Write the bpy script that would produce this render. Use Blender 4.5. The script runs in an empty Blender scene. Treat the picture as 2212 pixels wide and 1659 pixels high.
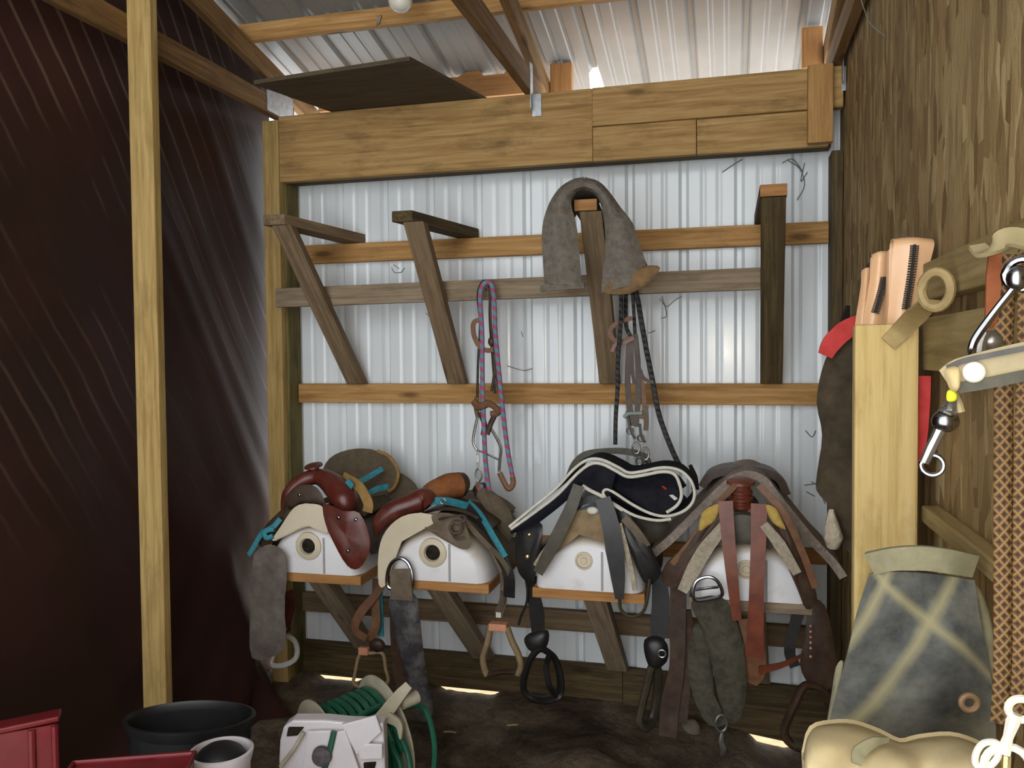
import bpy, bmesh, math, random
from mathutils import Vector, Matrix, noise

# ------------------------------------------------------------------ camera, world, light, exposure
SC = bpy.context.scene
COL = SC.collection
F = 1800.17
YAW, PITCH, ROLL = -0.25428425, -0.03349474, -0.00900235
CAM = Vector((0.0, -3.65, 1.56))
_f = Vector((math.sin(YAW) * math.cos(PITCH), math.cos(YAW) * math.cos(PITCH), math.sin(PITCH)))
_r = Vector((math.cos(YAW), -math.sin(YAW), 0))
_u = _r.cross(_f)
RT = _r * math.cos(ROLL) + _u * math.sin(ROLL)
UP = -_r * math.sin(ROLL) + _u * math.cos(ROLL)
FW = _f
cam_data = bpy.data.cameras.new('camera')
cam = bpy.data.objects.new('camera', cam_data)
COL.objects.link(cam)
cam_data.sensor_fit = 'HORIZONTAL'
cam_data.sensor_width = 36.0
cam_data.lens = F / 2212 * 36.0
cam_data.clip_start = 0.02
m = Matrix((RT, UP, -FW)).transposed().to_4x4()
m.translation = CAM
cam.matrix_world = m
SC.camera = cam
SC.view_settings.view_transform = 'Standard'
SC.view_settings.look = 'None'
SC.view_settings.gamma = 1.0
SC.view_settings.use_curve_mapping = False
SC.view_settings.exposure = 1.72

world = bpy.data.worlds.new('overcast_sky')
SC.world = world
world.use_nodes = True
bg = world.node_tree.nodes['Background']
bg.inputs['Color'].default_value = (0.93, 0.97, 1.0, 1)
bg.inputs['Strength'].default_value = 1.3

# the phone's own flash beside its lens
fl = bpy.data.lights.new('phone_flash', 'POINT')
fl.energy = 7.0
fl.color = (1.0, 0.86, 0.66)
fl.shadow_soft_size = 0.012
flo = bpy.data.objects.new('phone_flash', fl)
flo.location = CAM + RT * -0.015 + UP * 0.03 - FW * 0.01
COL.objects.link(flo)

# ------------------------------------------------------------------ photograph -> place
def ray(px, py):
    return RT * ((px - 1106) / F) - UP * ((py - 829.5) / F) + FW
def P(px, py, Y):
    d = ray(px, py); return CAM + d * ((Y - CAM.y) / d.y)
def PX(px, py, X):
    d = ray(px, py); return CAM + d * ((X - CAM.x) / d.x)
def PZ(px, py, Z):
    d = ray(px, py); return CAM + d * ((Z - CAM.z) / d.z)
def PD(px, py, dist):
    return CAM + ray(px, py) * dist
def V(*a): return Vector(a)

# ------------------------------------------------------------------ shapes
class MB:
    def __init__(s): s.v = []; s.f = []; s.g = []
    def add(s, vs, fs, gs=None):
        b = len(s.v)
        s.v += [Vector(q) for q in vs]
        s.g += [Vector(q) for q in (gs if gs else vs)]
        s.f += [[b + i for i in f] for f in fs]
        return s

def cr(pts, n=6, closed=False):
    """smooth curve through points"""
    pts = [Vector(p) for p in pts]
    N = len(pts)
    if N < 3 and not closed:
        return [pts[0].lerp(pts[-1], i / n) for i in range(n + 1)]
    out = []
    for i in range(N if closed else N - 1):
        if closed:
            a, b, c, d = pts[i - 1], pts[i], pts[(i + 1) % N], pts[(i + 2) % N]
        else:
            b, c = pts[i], pts[i + 1]
            a = pts[i - 1] if i else b * 2 - c
            d = pts[i + 2] if i + 2 < N else c * 2 - b
        for k in range(n):
            t = k / n
            out.append(0.5 * (2 * b + (c - a) * t + (2 * a - 5 * b + 4 * c - d) * t * t + (3 * b - a - 3 * c + d) * t ** 3))
    if not closed: out.append(pts[-1].copy())
    return out

def board(mb, p0, p1, w, h, up=(0, 0, 1), seg=1):
    """timber from p0 to p1; w across, h along up"""
    p0, p1, up = Vector(p0), Vector(p1), Vector(up)
    t = (p1 - p0); L = t.length; t.normalize()
    s = t.cross(up).normalized(); n = s.cross(t).normalized()
    o = random.random() * 50
    vs, gs, fs = [], [], []
    for i in range(seg + 1):
        c = p0 + t * (L * i / seg)
        for a, b in ((-1, -1), (1, -1), (1, 1), (-1, 1)):
            vs.append(c + s * (a * w / 2) + n * (b * h / 2)); gs.append(Vector((L * i / seg + o, a * w / 2 + o, b * h / 2)))
    for i in range(seg):
        for k in range(4):
            a = i * 4 + k; b = i * 4 + (k + 1) % 4
            fs.append([a, a + 4, b + 4, b])
    fs.append([0, 1, 2, 3]); e = seg * 4; fs.append([e + 3, e + 2, e + 1, e])
    return mb.add(vs, fs, gs)

def hexa(mb, c8, along=2):
    """solid on 8 corners: 4 at one end, 4 at the other"""
    o = random.random() * 50
    c8 = [Vector(c) for c in c8]
    L = (c8[4] - c8[0]).length
    gs = []
    for i, c in enumerate(c8):
        q = c - c8[0] if i < 4 else c - c8[4]
        gs.append(Vector((o + (L if i > 3 else 0), o + q.x, q.y + q.z)))
    fs = [[0, 3, 2, 1], [4, 5, 6, 7]] + [[k, (k + 1) % 4, (k + 1) % 4 + 4, k + 4] for k in range(4)]
    return mb.add(c8, fs, gs)

def box(mb, lo, hi, axis='x'):
    lo, hi = Vector(lo), Vector(hi); c = (lo + hi) / 2; d = hi - lo
    if axis == 'x': return board(mb, (lo.x, c.y, c.z), (hi.x, c.y, c.z), d.y, d.z)
    if axis == 'y': return board(mb, (c.x, lo.y, c.z), (c.x, hi.y, c.z), d.x, d.z)
    return board(mb, (c.x, c.y, lo.z), (c.x, c.y, hi.z), d.x, d.y, up=(0, 1, 0))

def tube(mb, pts, r, n=8, sm=6, closed=False, flat=1.0):
    q = cr(pts, sm, closed) if sm else [Vector(p) for p in pts]
    N = len(q); vs, gs, fs = [], [], []
    rad = r if isinstance(r, (list, tuple)) else None
    L = 0; prev = None; nrm = None
    for i, p in enumerate(q):
        a = q[i - 1] if (i or closed) else q[i]; b = q[(i + 1) % N] if (i < N - 1 or closed) else q[i]
        t = (b - a)
        if t.length < 1e-9: t = Vector((0, 0, 1))
        t.normalize()
        if nrm is None:
            nrm = t.cross(Vector((0, -1, 0.13)))
            if nrm.length < 0.1: nrm = t.cross(Vector((1, 0, 0)))
            nrm.normalize()
        nrm = (nrm - t * nrm.dot(t)).normalized(); bn = t.cross(nrm)
        if prev is not None: L += (p - prev).length
        prev = p
        rr = r
        if rad:
            x = i / max(1, N - 1) * (len(rad) - 1); k = min(int(x), len(rad) - 2); rr = rad[k] + (rad[k + 1] - rad[k]) * (x - k)
        for k in range(n):
            an = 2 * math.pi * k / n
            vs.append(p + nrm * (math.cos(an) * rr) + bn * (math.sin(an) * rr * flat)); gs.append(Vector((L, an / 6.2832, 0)))
    M = N if closed else N - 1
    for i in range(M):
        for k in range(n):
            a = i * n + k; b = i * n + (k + 1) % n; c = ((i + 1) % N) * n + (k + 1) % n; d = ((i + 1) % N) * n + k
            fs.append([a, b, c, d])
    if not closed:
        fs.append([k for k in range(n)][::-1]); fs.append([(N - 1) * n + k for k in range(n)])
    return mb.add(vs, fs, gs)

def loft(mb, rows, th=0.004, nu=4, nv=4, closed=False, smooth=True):
    """skin through rows of points, with thickness th"""
    if smooth:
        R = [cr(r, nu, closed) for r in rows]
        if len(R) > 1 and nv > 1:
            cols = [cr([r[j] for r in R], nv) for j in range(len(R[0]))]
            R = [[cols[j][i] for j in range(len(cols))] for i in range(len(cols[0]))]
    else:
        R = [[Vector(p) for p in r] for r in rows]
    m_, n_ = len(R), len(R[0])
    du = [0.0]
    for j in range(1, n_): du.append(du[-1] + (R[m_ // 2][j] - R[m_ // 2][j - 1]).length)
    dv = [0.0]
    for i in range(1, m_): dv.append(dv[-1] + (R[i][n_ // 2] - R[i - 1][n_ // 2]).length)
    nr = [[None] * n_ for _ in range(m_)]
    for i in range(m_):
        for j in range(n_):
            if closed: a = R[i][(j + 1) % n_] - R[i][j - 1]
            else: a = R[i][min(j + 1, n_ - 1)] - R[i][max(j - 1, 0)]
            b = R[min(i + 1, m_ - 1)][j] - R[max(i - 1, 0)][j]
            c = a.cross(b); nr[i][j] = c.normalized() if c.length > 1e-12 else Vector((0, -1, 0))
    top = [R[i][j] + nr[i][j] * (th / 2) for i in range(m_) for j in range(n_)]
    bot = [R[i][j] - nr[i][j] * (th / 2) for i in range(m_) for j in range(n_)]
    g = [Vector((du[j], dv[i], 0)) for i in range(m_) for j in range(n_)]
    o = m_ * n_; fs = []
    J = n_ if closed else n_ - 1
    for i in range(m_ - 1):
        for j in range(J):
            j2 = (j + 1) % n_
            a, b, c, d = i * n_ + j, i * n_ + j2, (i + 1) * n_ + j2, (i + 1) * n_ + j
            fs.append([a, b, c, d]); fs.append([o + d, o + c, o + b, o + a])
    for j in range(J):
        j2 = (j + 1) % n_
        fs.append([j2, j, o + j, o + j2]); e = (m_ - 1) * n_; fs.append([e + j, e + j2, o + e + j2, o + e + j])
    if not closed:
        for i in range(m_ - 1):
            a, d = i * n_, (i + 1) * n_; fs.append([a, d, o + d, o + a])
            a, d = a + n_ - 1, d + n_ - 1; fs.append([d, a, o + a, o + d])
    return mb.add(top + bot, fs, g + g)

def extr(mb, pts, Y1, th=0.005, sx=1.0, dz=0.0, ny=3, nu=4, closed=False):
    """a front profile of points carried back to depth Y1 (tapered by sx, lifted by dz)"""
    pts = [Vector(p) for p in pts]
    cx = sum(p.x for p in pts) / len(pts); cz = sum(p.z for p in pts) / len(pts)
    rows = []
    for k in range(ny):
        t = k / (ny - 1); s = 1 + (sx - 1) * t
        rows.append([Vector((cx + (p.x - cx) * s, p.y + (Y1 - p.y) * t, cz + (p.z - cz) * s + dz * t)) for p in pts])
    return loft(mb, rows, th, nu, 2, closed)

def strap(mb, pts, w, th=0.004, nrm=(0, -1, 0), sm=5):
    """flat strap along points, its face towards nrm"""
    q = cr(pts, sm); N = len(q); nrm = Vector(nrm)
    W = w if isinstance(w, (list, tuple)) else [w, w]
    A, B, = [], []
    rows = [[], [], []]
    for i, p in enumerate(q):
        t = (q[min(i + 1, N - 1)] - q[max(i - 1, 0)]).normalized()
        s = t.cross(nrm)
        if s.length < 0.05: s = t.cross(Vector((0.3, -0.3, 1)))
        s.normalize()
        x = i / (N - 1) * (len(W) - 1); k = min(int(x), len(W) - 2); ww = W[k] + (W[k + 1] - W[k]) * (x - k)
        rows[0].append(p - s * ww / 2); rows[1].append(p.copy()); rows[2].append(p + s * ww / 2)
    return loft(mb, rows, th, 1, 1, smooth=False)

def plate(mb, pts, back, nrm=None):
    """a flat outline with depth: pts in order, moved by vector back for the far side"""
    pts = [Vector(p) for p in pts]; n = len(pts); back = Vector(back)
    fs = [list(range(n)), [n + i for i in range(n)][::-1]] + [[(i + 1) % n, i, n + i, n + (i + 1) % n] for i in range(n)]
    return mb.add(pts + [p + back for p in pts], fs)

def pillow(mb, pts, th, cen=None, rings=4, bulge=(0, -1, 0), back=None):
    """padded shape: outline pts, swelling by th towards bulge and th*0.4 (or back) away"""
    pts = cr(pts, 3, True); n = len(pts); b = Vector(bulge)
    c = Vector(cen) if cen else sum(pts, Vector()) / n
    bk = th * 0.4 if back is None else back
    vs, fs = [], []
    for side, h in ((1, th), (-1, bk)):
        for k in range(rings):
            t = k / rings
            for p in pts:
                vs.append(p.lerp(c, t) + b * (side * h * math.sin(math.acos(1 - t)) if t else 0))
        vs.append(c + b * (side * h))
    S = rings * n + 1
    for s in (0, 1):
        o = s * S
        for k in range(rings - 1):
            for i in range(n):
                f = [o + k * n + i, o + k * n + (i + 1) % n, o + (k + 1) * n + (i + 1) % n, o + (k + 1) * n + i]
                fs.append(f if s == 0 else f[::-1])
        for i in range(n):
            f = [o + (rings - 1) * n + i, o + (rings - 1) * n + (i + 1) % n, o + rings * n]
            fs.append(f if s == 0 else f[::-1])
    for i in range(n):
        fs.append([i, S + i, S + (i + 1) % n, (i + 1) % n])
    return mb.add(vs, fs)

def ball(mb, c, r, n=12, rot=None):
    c = Vector(c); r = Vector(r) if isinstance(r, (tuple, list, Vector)) else Vector((r, r, r))
    vs = [Vector((0, 0, 1))]; fs = []
    h = n // 2
    for i in range(1, h):
        a = math.pi * i / h
        for k in range(n):
            b = 2 * math.pi * k / n; vs.append(Vector((math.sin(a) * math.cos(b), math.sin(a) * math.sin(b), math.cos(a))))
    vs.append(Vector((0, 0, -1))); e = len(vs) - 1
    for k in range(n):
        fs.append([0, 1 + k, 1 + (k + 1) % n]); fs.append([e, 1 + (h - 2) * n + (k + 1) % n, 1 + (h - 2) * n + k])
    for i in range(h - 2):
        for k in range(n):
            a = 1 + i * n + k; b = 1 + i * n + (k + 1) % n; fs.append([a, a + n, b + n, b])
    out = []
    for q in vs:
        q = Vector((q.x * r.x, q.y * r.y, q.z * r.z))
        if rot: q = rot @ q
        out.append(c + q)
    return mb.add(out, fs)

def lathe(mb, prof, c, axis=(0, 0, 1), n=32, cap0=True, cap1=True, a0=0.0, a1=2 * math.pi):
    """profile [(radius, height)] round an axis through c"""
    c = Vector(c); ax = Vector(axis).normalized()
    s = ax.cross(Vector((0, 1, 0)) if abs(ax.y) < 0.9 else Vector((1, 0, 0))).normalized(); t = ax.cross(s)
    vs, fs = [], []
    full = abs(a1 - a0 - 2 * math.pi) < 1e-6; m_ = n if full else n + 1
    for r, h in prof:
        for k in range(m_):
            a = a0 + (a1 - a0) * k / n; vs.append(c + ax * h + s * (r * math.cos(a)) + t * (r * math.sin(a)))
    for i in range(len(prof) - 1):
        for k in range(n):
            k2 = (k + 1) % m_; fs.append([i * m_ + k, i * m_ + k2, (i + 1) * m_ + k2, (i + 1) * m_ + k])
    if cap0: fs.append(list(range(m_))[::-1])
    if cap1: fs.append([(len(prof) - 1) * m_ + k for k in range(m_)])
    return mb.add(vs, fs)

def ring(mb, c, r, rt, nrm=(0, -1, 0), n=20, sx=1.0, sz=1.0):
    c = Vector(c); nr = Vector(nrm).normalized(); a = nr.cross(Vector((0, 0, 1)))
    if a.length < 0.1: a = Vector((1, 0, 0))
    a.normalize(); b = nr.cross(a)
    return tube(mb, [c + a * (math.cos(6.2832 * k / n) * r * sx) + b * (math.sin(6.2832 * k / n) * r * sz) for k in range(n)], rt, 8, 0, True)

# ------------------------------------------------------------------ objects
ORG = {}
def link(name, mb, mat, origin, smooth=True, bevel=0.0):
    me = bpy.data.meshes.new(name)
    o = Vector(origin)
    me.from_pydata([tuple(v - o) for v in mb.v], [], mb.f)
    me.update()
    b = bmesh.new(); b.from_mesh(me); bmesh.ops.recalc_face_normals(b, faces=b.faces); b.to_mesh(me); b.free()
    at = me.attributes.new('gc', 'FLOAT_VECTOR', 'POINT')
    at.data.foreach_set('vector', [c for g in mb.g for c in g])
    me.materials.append(mat)
    if smooth:
        me.polygons.foreach_set('use_smooth', [True] * len(me.polygons))
        me.set_sharp_from_angle(angle=math.radians(42))
    ob = bpy.data.objects.new(name, me)
    COL.objects.link(ob)
    if bevel:
        bv = ob.modifiers.new('bevel', 'BEVEL'); bv.width = bevel; bv.segments = 2; bv.limit_method = 'ANGLE'; bv.angle_limit = math.radians(40)
    return ob

def props(ob, label, cat, group=None):
    ob['label'] = label; ob['category'] = cat
    if group: ob['group'] = group
    return ob

def solo(name, mb, mat, label, cat, group=None, **k):
    """a thing that is one mesh"""
    lo = Vector((min(v.x for v in mb.v), min(v.y for v in mb.v), min(v.z for v in mb.v)))
    hi = Vector((max(v.x for v in mb.v), max(v.y for v in mb.v), max(v.z for v in mb.v)))
    o = Vector(((lo.x + hi.x) / 2, (lo.y + hi.y) / 2, lo.z))
    ob = link(name, mb, mat, o, **k); ob.location = o; ORG[ob] = o
    return props(ob, label, cat, group)

def thing(name, label, cat, base, group=None):
    e = bpy.data.objects.new(name, None); COL.objects.link(e)
    e.location = base; e.empty_display_size = 0.05; ORG[e] = Vector(base)
    return props(e, label, cat, group)

def part(name, mb, mat, parent, label=None, **k):
    ob = link(name, mb, mat, ORG[parent], **k); ob.parent = parent
    ORG[ob] = ORG[parent]
    if label: ob['label'] = label
    return ob

def struct(name, mb, mat, **k):
    ob = link(name, mb, mat, (0, 0, 0), **k); ob['kind'] = 'structure'; ORG[ob] = Vector((0, 0, 0))
    return ob

# ------------------------------------------------------------------ materials
def lin(c): return tuple(((x / 255) / 12.92 if x <= 10 else ((x / 255 + 0.055) / 1.055) ** 2.4) for x in c) + (1,)
MATS = {}
class NT:
    def __init__(s, name):
        s.m = bpy.data.materials.new(name); s.m.use_nodes = True; s.t = s.m.node_tree; s.b = s.t.nodes['Principled BSDF']
    def n(s, typ, **k):
        x = s.t.nodes.new(typ)
        for a, v in k.items():
            if a in x.inputs.keys() if not hasattr(x, a) else False: x.inputs[a].default_value = v
            else: setattr(x, a, v)
        return x
    def l(s, a, b): s.t.links.new(a, b)
    def gc(s, scale=(1, 1, 1), loc=(0, 0, 0), rot=(0, 0, 0), attr=True):
        if attr: a = s.n('ShaderNodeAttribute', attribute_name='gc'); src = a.outputs['Vector']
        else: a = s.n('ShaderNodeTexCoord'); src = a.outputs['Object']
        mp = s.n('ShaderNodeMapping'); mp.inputs['Scale'].default_value = scale; mp.inputs['Location'].default_value = loc; mp.inputs['Rotation'].default_value = rot
        s.l(src, mp.inputs['Vector']); return mp.outputs['Vector']
    def noise(s, vec, scale=5, detail=5, rough=0.6, dist=0.0):
        x = s.n('ShaderNodeTexNoise'); s.l(vec, x.inputs['Vector'])
        x.inputs['Scale'].default_value = scale; x.inputs['Detail'].default_value = detail; x.inputs['Roughness'].default_value = rough; x.inputs['Distortion'].default_value = dist
        return x.outputs['Fac']
    def ramp(s, fac, stops):
        x = s.n('ShaderNodeValToRGB'); s.l(fac, x.inputs['Fac']); e = x.color_ramp.elements
        while len(e) < len(stops): e.new(0.5)
        for k, (p, c) in enumerate(stops):
            e[k].position = p; e[k].color = c if len(c) == 4 else (c[0], c[1], c[2], 1)
        return x.outputs['Color']
    def mix(s, fac, a, b, mode='MIX'):
        x = s.n('ShaderNodeMix', data_type='RGBA', blend_type=mode)
        for sock, v in ((x.inputs[0], fac), (x.inputs[6], a), (x.inputs[7], b)):
            if hasattr(v, 'is_output'): s.l(v, sock)
            else: sock.default_value = v
        return x.outputs[2]
    def bump(s, h, strength=0.3, dist=0.01):
        x = s.n('ShaderNodeBump'); x.inputs['Strength'].default_value = strength; x.inputs['Distance'].default_value = dist
        s.l(h, x.inputs['Height']); s.l(x.outputs['Normal'], s.b.inputs['Normal'])
    def fin(s, col, rough=0.7, spec=0.3, metal=0.0):
        if hasattr(col, 'is_output'): s.l(col, s.b.inputs['Base Color'])
        else: s.b.inputs['Base Color'].default_value = col
        if hasattr(rough, 'is_output'): s.l(rough, s.b.inputs['Roughness'])
        else: s.b.inputs['Roughness'].default_value = rough
        s.b.inputs['Specular IOR Level'].default_value = spec; s.b.inputs['Metallic'].default_value = metal
        return s.m
BW = lambda v: (v, v, v, 1)

def wood(name, dark, mid, light, stain=0.5, stain_col=(52, 40, 24), rough=0.75):
    s = NT(name)
    g = s.noise(s.gc((1.3, 26, 26)), 2.2, 7, 0.62, 0.6)
    c = s.ramp(g, [(0.28, lin(dark)), (0.5, lin(mid)), (0.72, lin(light))])
    b = s.noise(s.gc((2.2, 6, 6), (3, 1, 7)), 2.0, 5, 0.65)
    f = s.ramp(b, [(0.52, BW(0)), (0.72, BW(stain))])
    c = s.mix(f, c, lin(stain_col))
    v = s.n('ShaderNodeTexVoronoi'); s.l(s.gc((2.1, 7, 7), (5, 2, 1)), v.inputs['Vector']); v.inputs['Scale'].default_value = 1.1
    k = s.ramp(v.outputs['Distance'], [(0.06, BW(0.75)), (0.15, BW(0))])
    c = s.mix(k, c, lin(stain_col))
    s.bump(g, 0.35, 0.004)
    return s.fin(c, rough, 0.25)

def soft(name, c1, c2, rough=0.8, spec=0.25, scale=30, bump=0.25, metal=0.0, dust=None, dustamt=0.5, attr=False, bd=0.004):
    """a two-tone mottled surface; dust adds a third tone in patches"""
    s = NT(name)
    n = s.noise(s.gc(attr=attr), scale, 6, 0.6)
    c = s.ramp(n, [(0.3, lin(c1)), (0.7, lin(c2))])
    if dust:
        d = s.noise(s.gc((1, 1, 1), (4, 9, 2), attr=attr), scale * 0.28, 6, 0.65)
        c = s.mix(s.ramp(d, [(0.45, BW(0)), (0.75, BW(dustamt))]), c, lin(dust))
    if bump: s.bump(n, bump, bd)
    return s.fin(c, rough, spec, metal)

W_NEW = wood('new_pine', (138, 98, 54), (172, 130, 78), (194, 156, 104), 0.45, (78, 54, 28))
W_HEAD = wood('old_pine_header', (132, 100, 58), (166, 132, 82), (186, 154, 104), 0.5, (74, 54, 30))
W_POST = wood('dusty_pine_post', (140, 112, 64), (170, 142, 88), (188, 162, 108), 0.35, (92, 72, 40))
W_GREY = wood('weathered_grey_board', (106, 90, 70), (138, 120, 98), (158, 142, 120), 0.4, (76, 60, 44))
W_BRACE = wood('brown_weathered_brace', (92, 74, 54), (120, 100, 76), (140, 120, 94), 0.45, (58, 44, 28))
W_DARK = wood('dark_old_board', (52, 42, 26), (78, 64, 40), (104, 88, 58), 0.55, (34, 26, 15))
W_TRUSS = wood('truss_pine', (92, 66, 38), (122, 92, 56), (142, 110, 70), 0.45, (60, 42, 24))
W_GREEN = wood('greenish_treated_post', (74, 66, 34), (106, 96, 56), (130, 118, 76), 0.6, (44, 40, 18))
W_NEAR = wood('pale_pine_post', (166, 140, 84), (196, 170, 112), (206, 182, 128), 0.5, (134, 108, 62))
W_RAIL = wood('dusty_pale_rail', (120, 102, 62), (146, 126, 82), (162, 142, 98), 0.35, (96, 80, 46))
W_ORNG = wood('fresh_cut_pine', (142, 98, 56), (168, 120, 72), (182, 136, 88), 0.4, (98, 66, 36))
W_PLY = wood('dusty_underside_plywood', (66, 56, 40), (84, 72, 54), (98, 86, 66), 0.5, (48, 40, 28))

# corrugated steel, white baked paint on the inside
def steel(name, c1, c2, rough=0.34):
    s = NT(name)
    n = s.noise(s.gc((1, 1, 0.5)), 3.0, 5, 0.6)
    c = s.ramp(n, [(0.3, lin(c1)), (0.7, lin(c2))])
    d = s.noise(s.gc((9, 9, 2.5), (2, 5, 1)), 2.0, 6, 0.7)
    c = s.mix(s.ramp(d, [(0.7, BW(0)), (0.9, BW(0.22))]), c, lin((120, 118, 106)))
    r = s.ramp(n, [(0.3, BW(rough - 0.06)), (0.7, BW(rough + 0.08))])
    s.bump(n, 0.06, 0.01)
    return s.fin(c, r, 0.5)
M_WALL = steel('white_steel_panel', (214, 219, 222), (226, 230, 232), 0.16)
M_ROOF = steel('grey_steel_roof', (122, 124, 122), (142, 139, 134), 0.42)

def osb():
    s = NT('strand_board')
    w = s.gc((1, 14, 4.2), (0.3, 0.2, 0.7), (0.12, 0, 0)); w2 = s.gc((1, 17, 4.6), (3, 1, 2), (-0.35, 0, 0))
    cols = []
    for k, q in enumerate((w, w2)):
        v = s.n('ShaderNodeTexVoronoi'); s.l(q, v.inputs['Vector']); v.inputs['Scale'].default_value = 1.9; v.inputs['Randomness'].default_value = 1
        sp = s.n('ShaderNodeSeparateColor'); s.l(v.outputs['Color'], sp.inputs[0]); cols.append((sp.outputs[0], sp.outputs[1]))
    c1 = s.ramp(cols[0][0], [(0.0, lin((112, 88, 54))), (0.3, lin((146, 120, 80))), (0.65, lin((166, 138, 94))), (1.0, lin((188, 164, 118)))])
    c2 = s.ramp(cols[1][0], [(0.0, lin((118, 94, 58))), (0.5, lin((150, 124, 82))), (1.0, lin((176, 152, 106)))])
    n = s.noise(s.gc((1, 30, 7)), 3.0, 6, 0.7, 0.5)
    c = s.mix(s.ramp(cols[1][1], [(0.45, BW(0)), (0.5, BW(1))]), c1, c2)
    c = s.mix(s.ramp(n, [(0.5, BW(0)), (0.75, BW(0.38))]), c, lin((96, 74, 44)))
    b = s.noise(s.gc((1, 1.5, 1.2), (1, 1, 4)), 1.4, 4, 0.6)
    c = s.mix(s.ramp(b, [(0.45, BW(0)), (0.75, BW(0.5))]), c, lin((122, 104, 76)))
    s.bump(n, 0.6, 0.008)
    return s.fin(c, 0.8, 0.2)
M_OSB = osb()

def tarp():
    s = NT('brown_tarp')
    n = s.noise(s.gc((1, 1, 1)), 1.3, 5, 0.6)
    c = s.ramp(n, [(0.35, lin((46, 30, 25))), (0.65, lin((62, 36, 32)))])
    # dusty cobweb threads lying along the folds
    w = s.n('ShaderNodeTexWave', wave_type='BANDS', bands_direction='Y'); s.l(s.gc((0.5, 1.0, 1.0), (0, 0, 0), (math.radians(-33), 0, 0)), w.inputs['Vector'])
    w.inputs['Scale'].default_value = 3.6; w.inputs['Distortion'].default_value = 2.4; w.inputs['Detail'].default_value = 3.0; w.inputs['Detail Scale'].default_value = 0.6
    k = s.noise(s.gc((1, 1, 1), (3, 3, 3)), 1.1, 3, 0.6)
    f = s.mix(1.0, s.ramp(w.outputs['Fac'], [(0.9, BW(0)), (1.0, BW(0.75))]), s.ramp(k, [(0.42, BW(0)), (0.58, BW(0.9))]), 'MULTIPLY')
    xz = s.n('ShaderNodeSeparateXYZ'); s.l(s.gc(), xz.inputs[0])
    up = s.n('ShaderNodeMapRange'); s.l(xz.outputs['Z'], up.inputs[0]); up.inputs[1].default_value = 0.9; up.inputs[2].default_value = 1.9
    f = s.mix(1.0, f, up.outputs[0], 'MULTIPLY')
    c = s.mix(f, c, lin((112, 94, 78)))
    s.bump(n, 0.2, 0.02)
    return s.fin(c, 0.5, 0.17)
M_TARP = tarp()

def dirt():
    s = NT('packed_dirt')
    a = s.noise(s.gc(), 2.2, 8, 0.7, 0.4); b = s.noise(s.gc((1, 1, 1), (7, 2, 0)), 38, 6, 0.7)
    c = s.ramp(a, [(0.36, lin((60, 50, 41))), (0.48, lin((108, 94, 78))), (0.6, lin((142, 126, 106)))])
    c = s.mix(s.ramp(b, [(0.4, BW(0)), (0.7, BW(0.4))]), c, lin((74, 60, 48)))
    s.bump(b, 1.0, 0.03)
    return s.fin(c, 0.95, 0.1)
M_DIRT = dirt()

# ------------------------------------------------------------------ the shed
PITCHR = 0.22
def roof_z(y): return 2.972 - PITCHR * y
def rib_profile(x0, x1, phase, depth=0.018, minor=0.0035, pitch=0.229):
    """x, offset outward of a ribbed steel sheet"""
    out = []
    k0 = int(math.floor((x0 - phase) / pitch)) - 1
    pat = [(-0.028, 0), (-0.022, 0), (-0.009, depth), (0.009, depth), (0.022, 0), (0.028, 0), (0.064, 0), (0.07, 0), (0.076, minor), (0.088, minor), (0.094, 0), (0.1, 0), (0.129, 0), (0.135, 0), (0.141, minor), (0.153, minor), (0.159, 0), (0.165, 0)]
    for k in range(k0, int((x1 - x0) / pitch) + k0 + 4):
        for dx, d in pat:
            x = phase + k * pitch + dx
            if x0 <= x <= x1: out.append((x, d))
    return [(x0, 0)] + out + [(x1, 0)]

RIB0 = P(1142, 840, 0).x
def back_wall():
    mb = MB()
    prof = rib_profile(-2.02, 0.45, RIB0)
    zs = [-0.02 + 0.0, 0.7, 1.4, 2.1, 2.672]
    vs, fs = [], []
    for z in zs:
        for x, d in prof: vs.append((x, d, z))
    n = len(prof)
    for i in range(len(zs) - 1):
        for j in range(n - 1): fs.append([i * n + j, i * n + j + 1, (i + 1) * n + j + 1, (i + 1) * n + j])
    o = len(vs)
    vs += [(x, y + 0.0015, z) for x, y, z in vs]
    fs += [[o + q for q in f][::-1] for f in fs[:]]
    mb.add(vs, fs)
    # panel foot stops above the dirt: lifted a little, and more to the right
    for v in mb.v:
        if v.z < 0.2: v.z = 0.06 if v.x < -0.3 else 0.03
    return struct('wall_back', mb, M_WALL)
back_wall()

def roof():
    mb = MB()
    prof = rib_profile(-2.35, 0.75, RIB0 + 0.03, depth=0.02, minor=0.004)
    ys = [-4.4, -2.2, -0.95, -0.32, 0.1, 0.25, 0.30, 0.62]
    vs, fs = [], []
    for y in ys:
        for x, d in prof:
            yy = y
            if y > 0.5 and -0.655 < x < -0.585: yy = 0.318
            vs.append((x, yy, roof_z(yy) + d))
    n = len(prof)
    for i in range(len(ys) - 1):
        for j in range(n - 1): fs.append([i * n + j, i * n + j + 1, (i + 1) * n + j + 1, (i + 1) * n + j])
    o = len(vs)
    vs += [(x, y, z + 0.002) for x, y, z in vs]
    fs += [[o + q for q in f][::-1] for f in fs[:]]
    mb.add(vs, fs)
    struct('ceiling', mb, M_ROOF, smooth=False)
roof()

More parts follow.
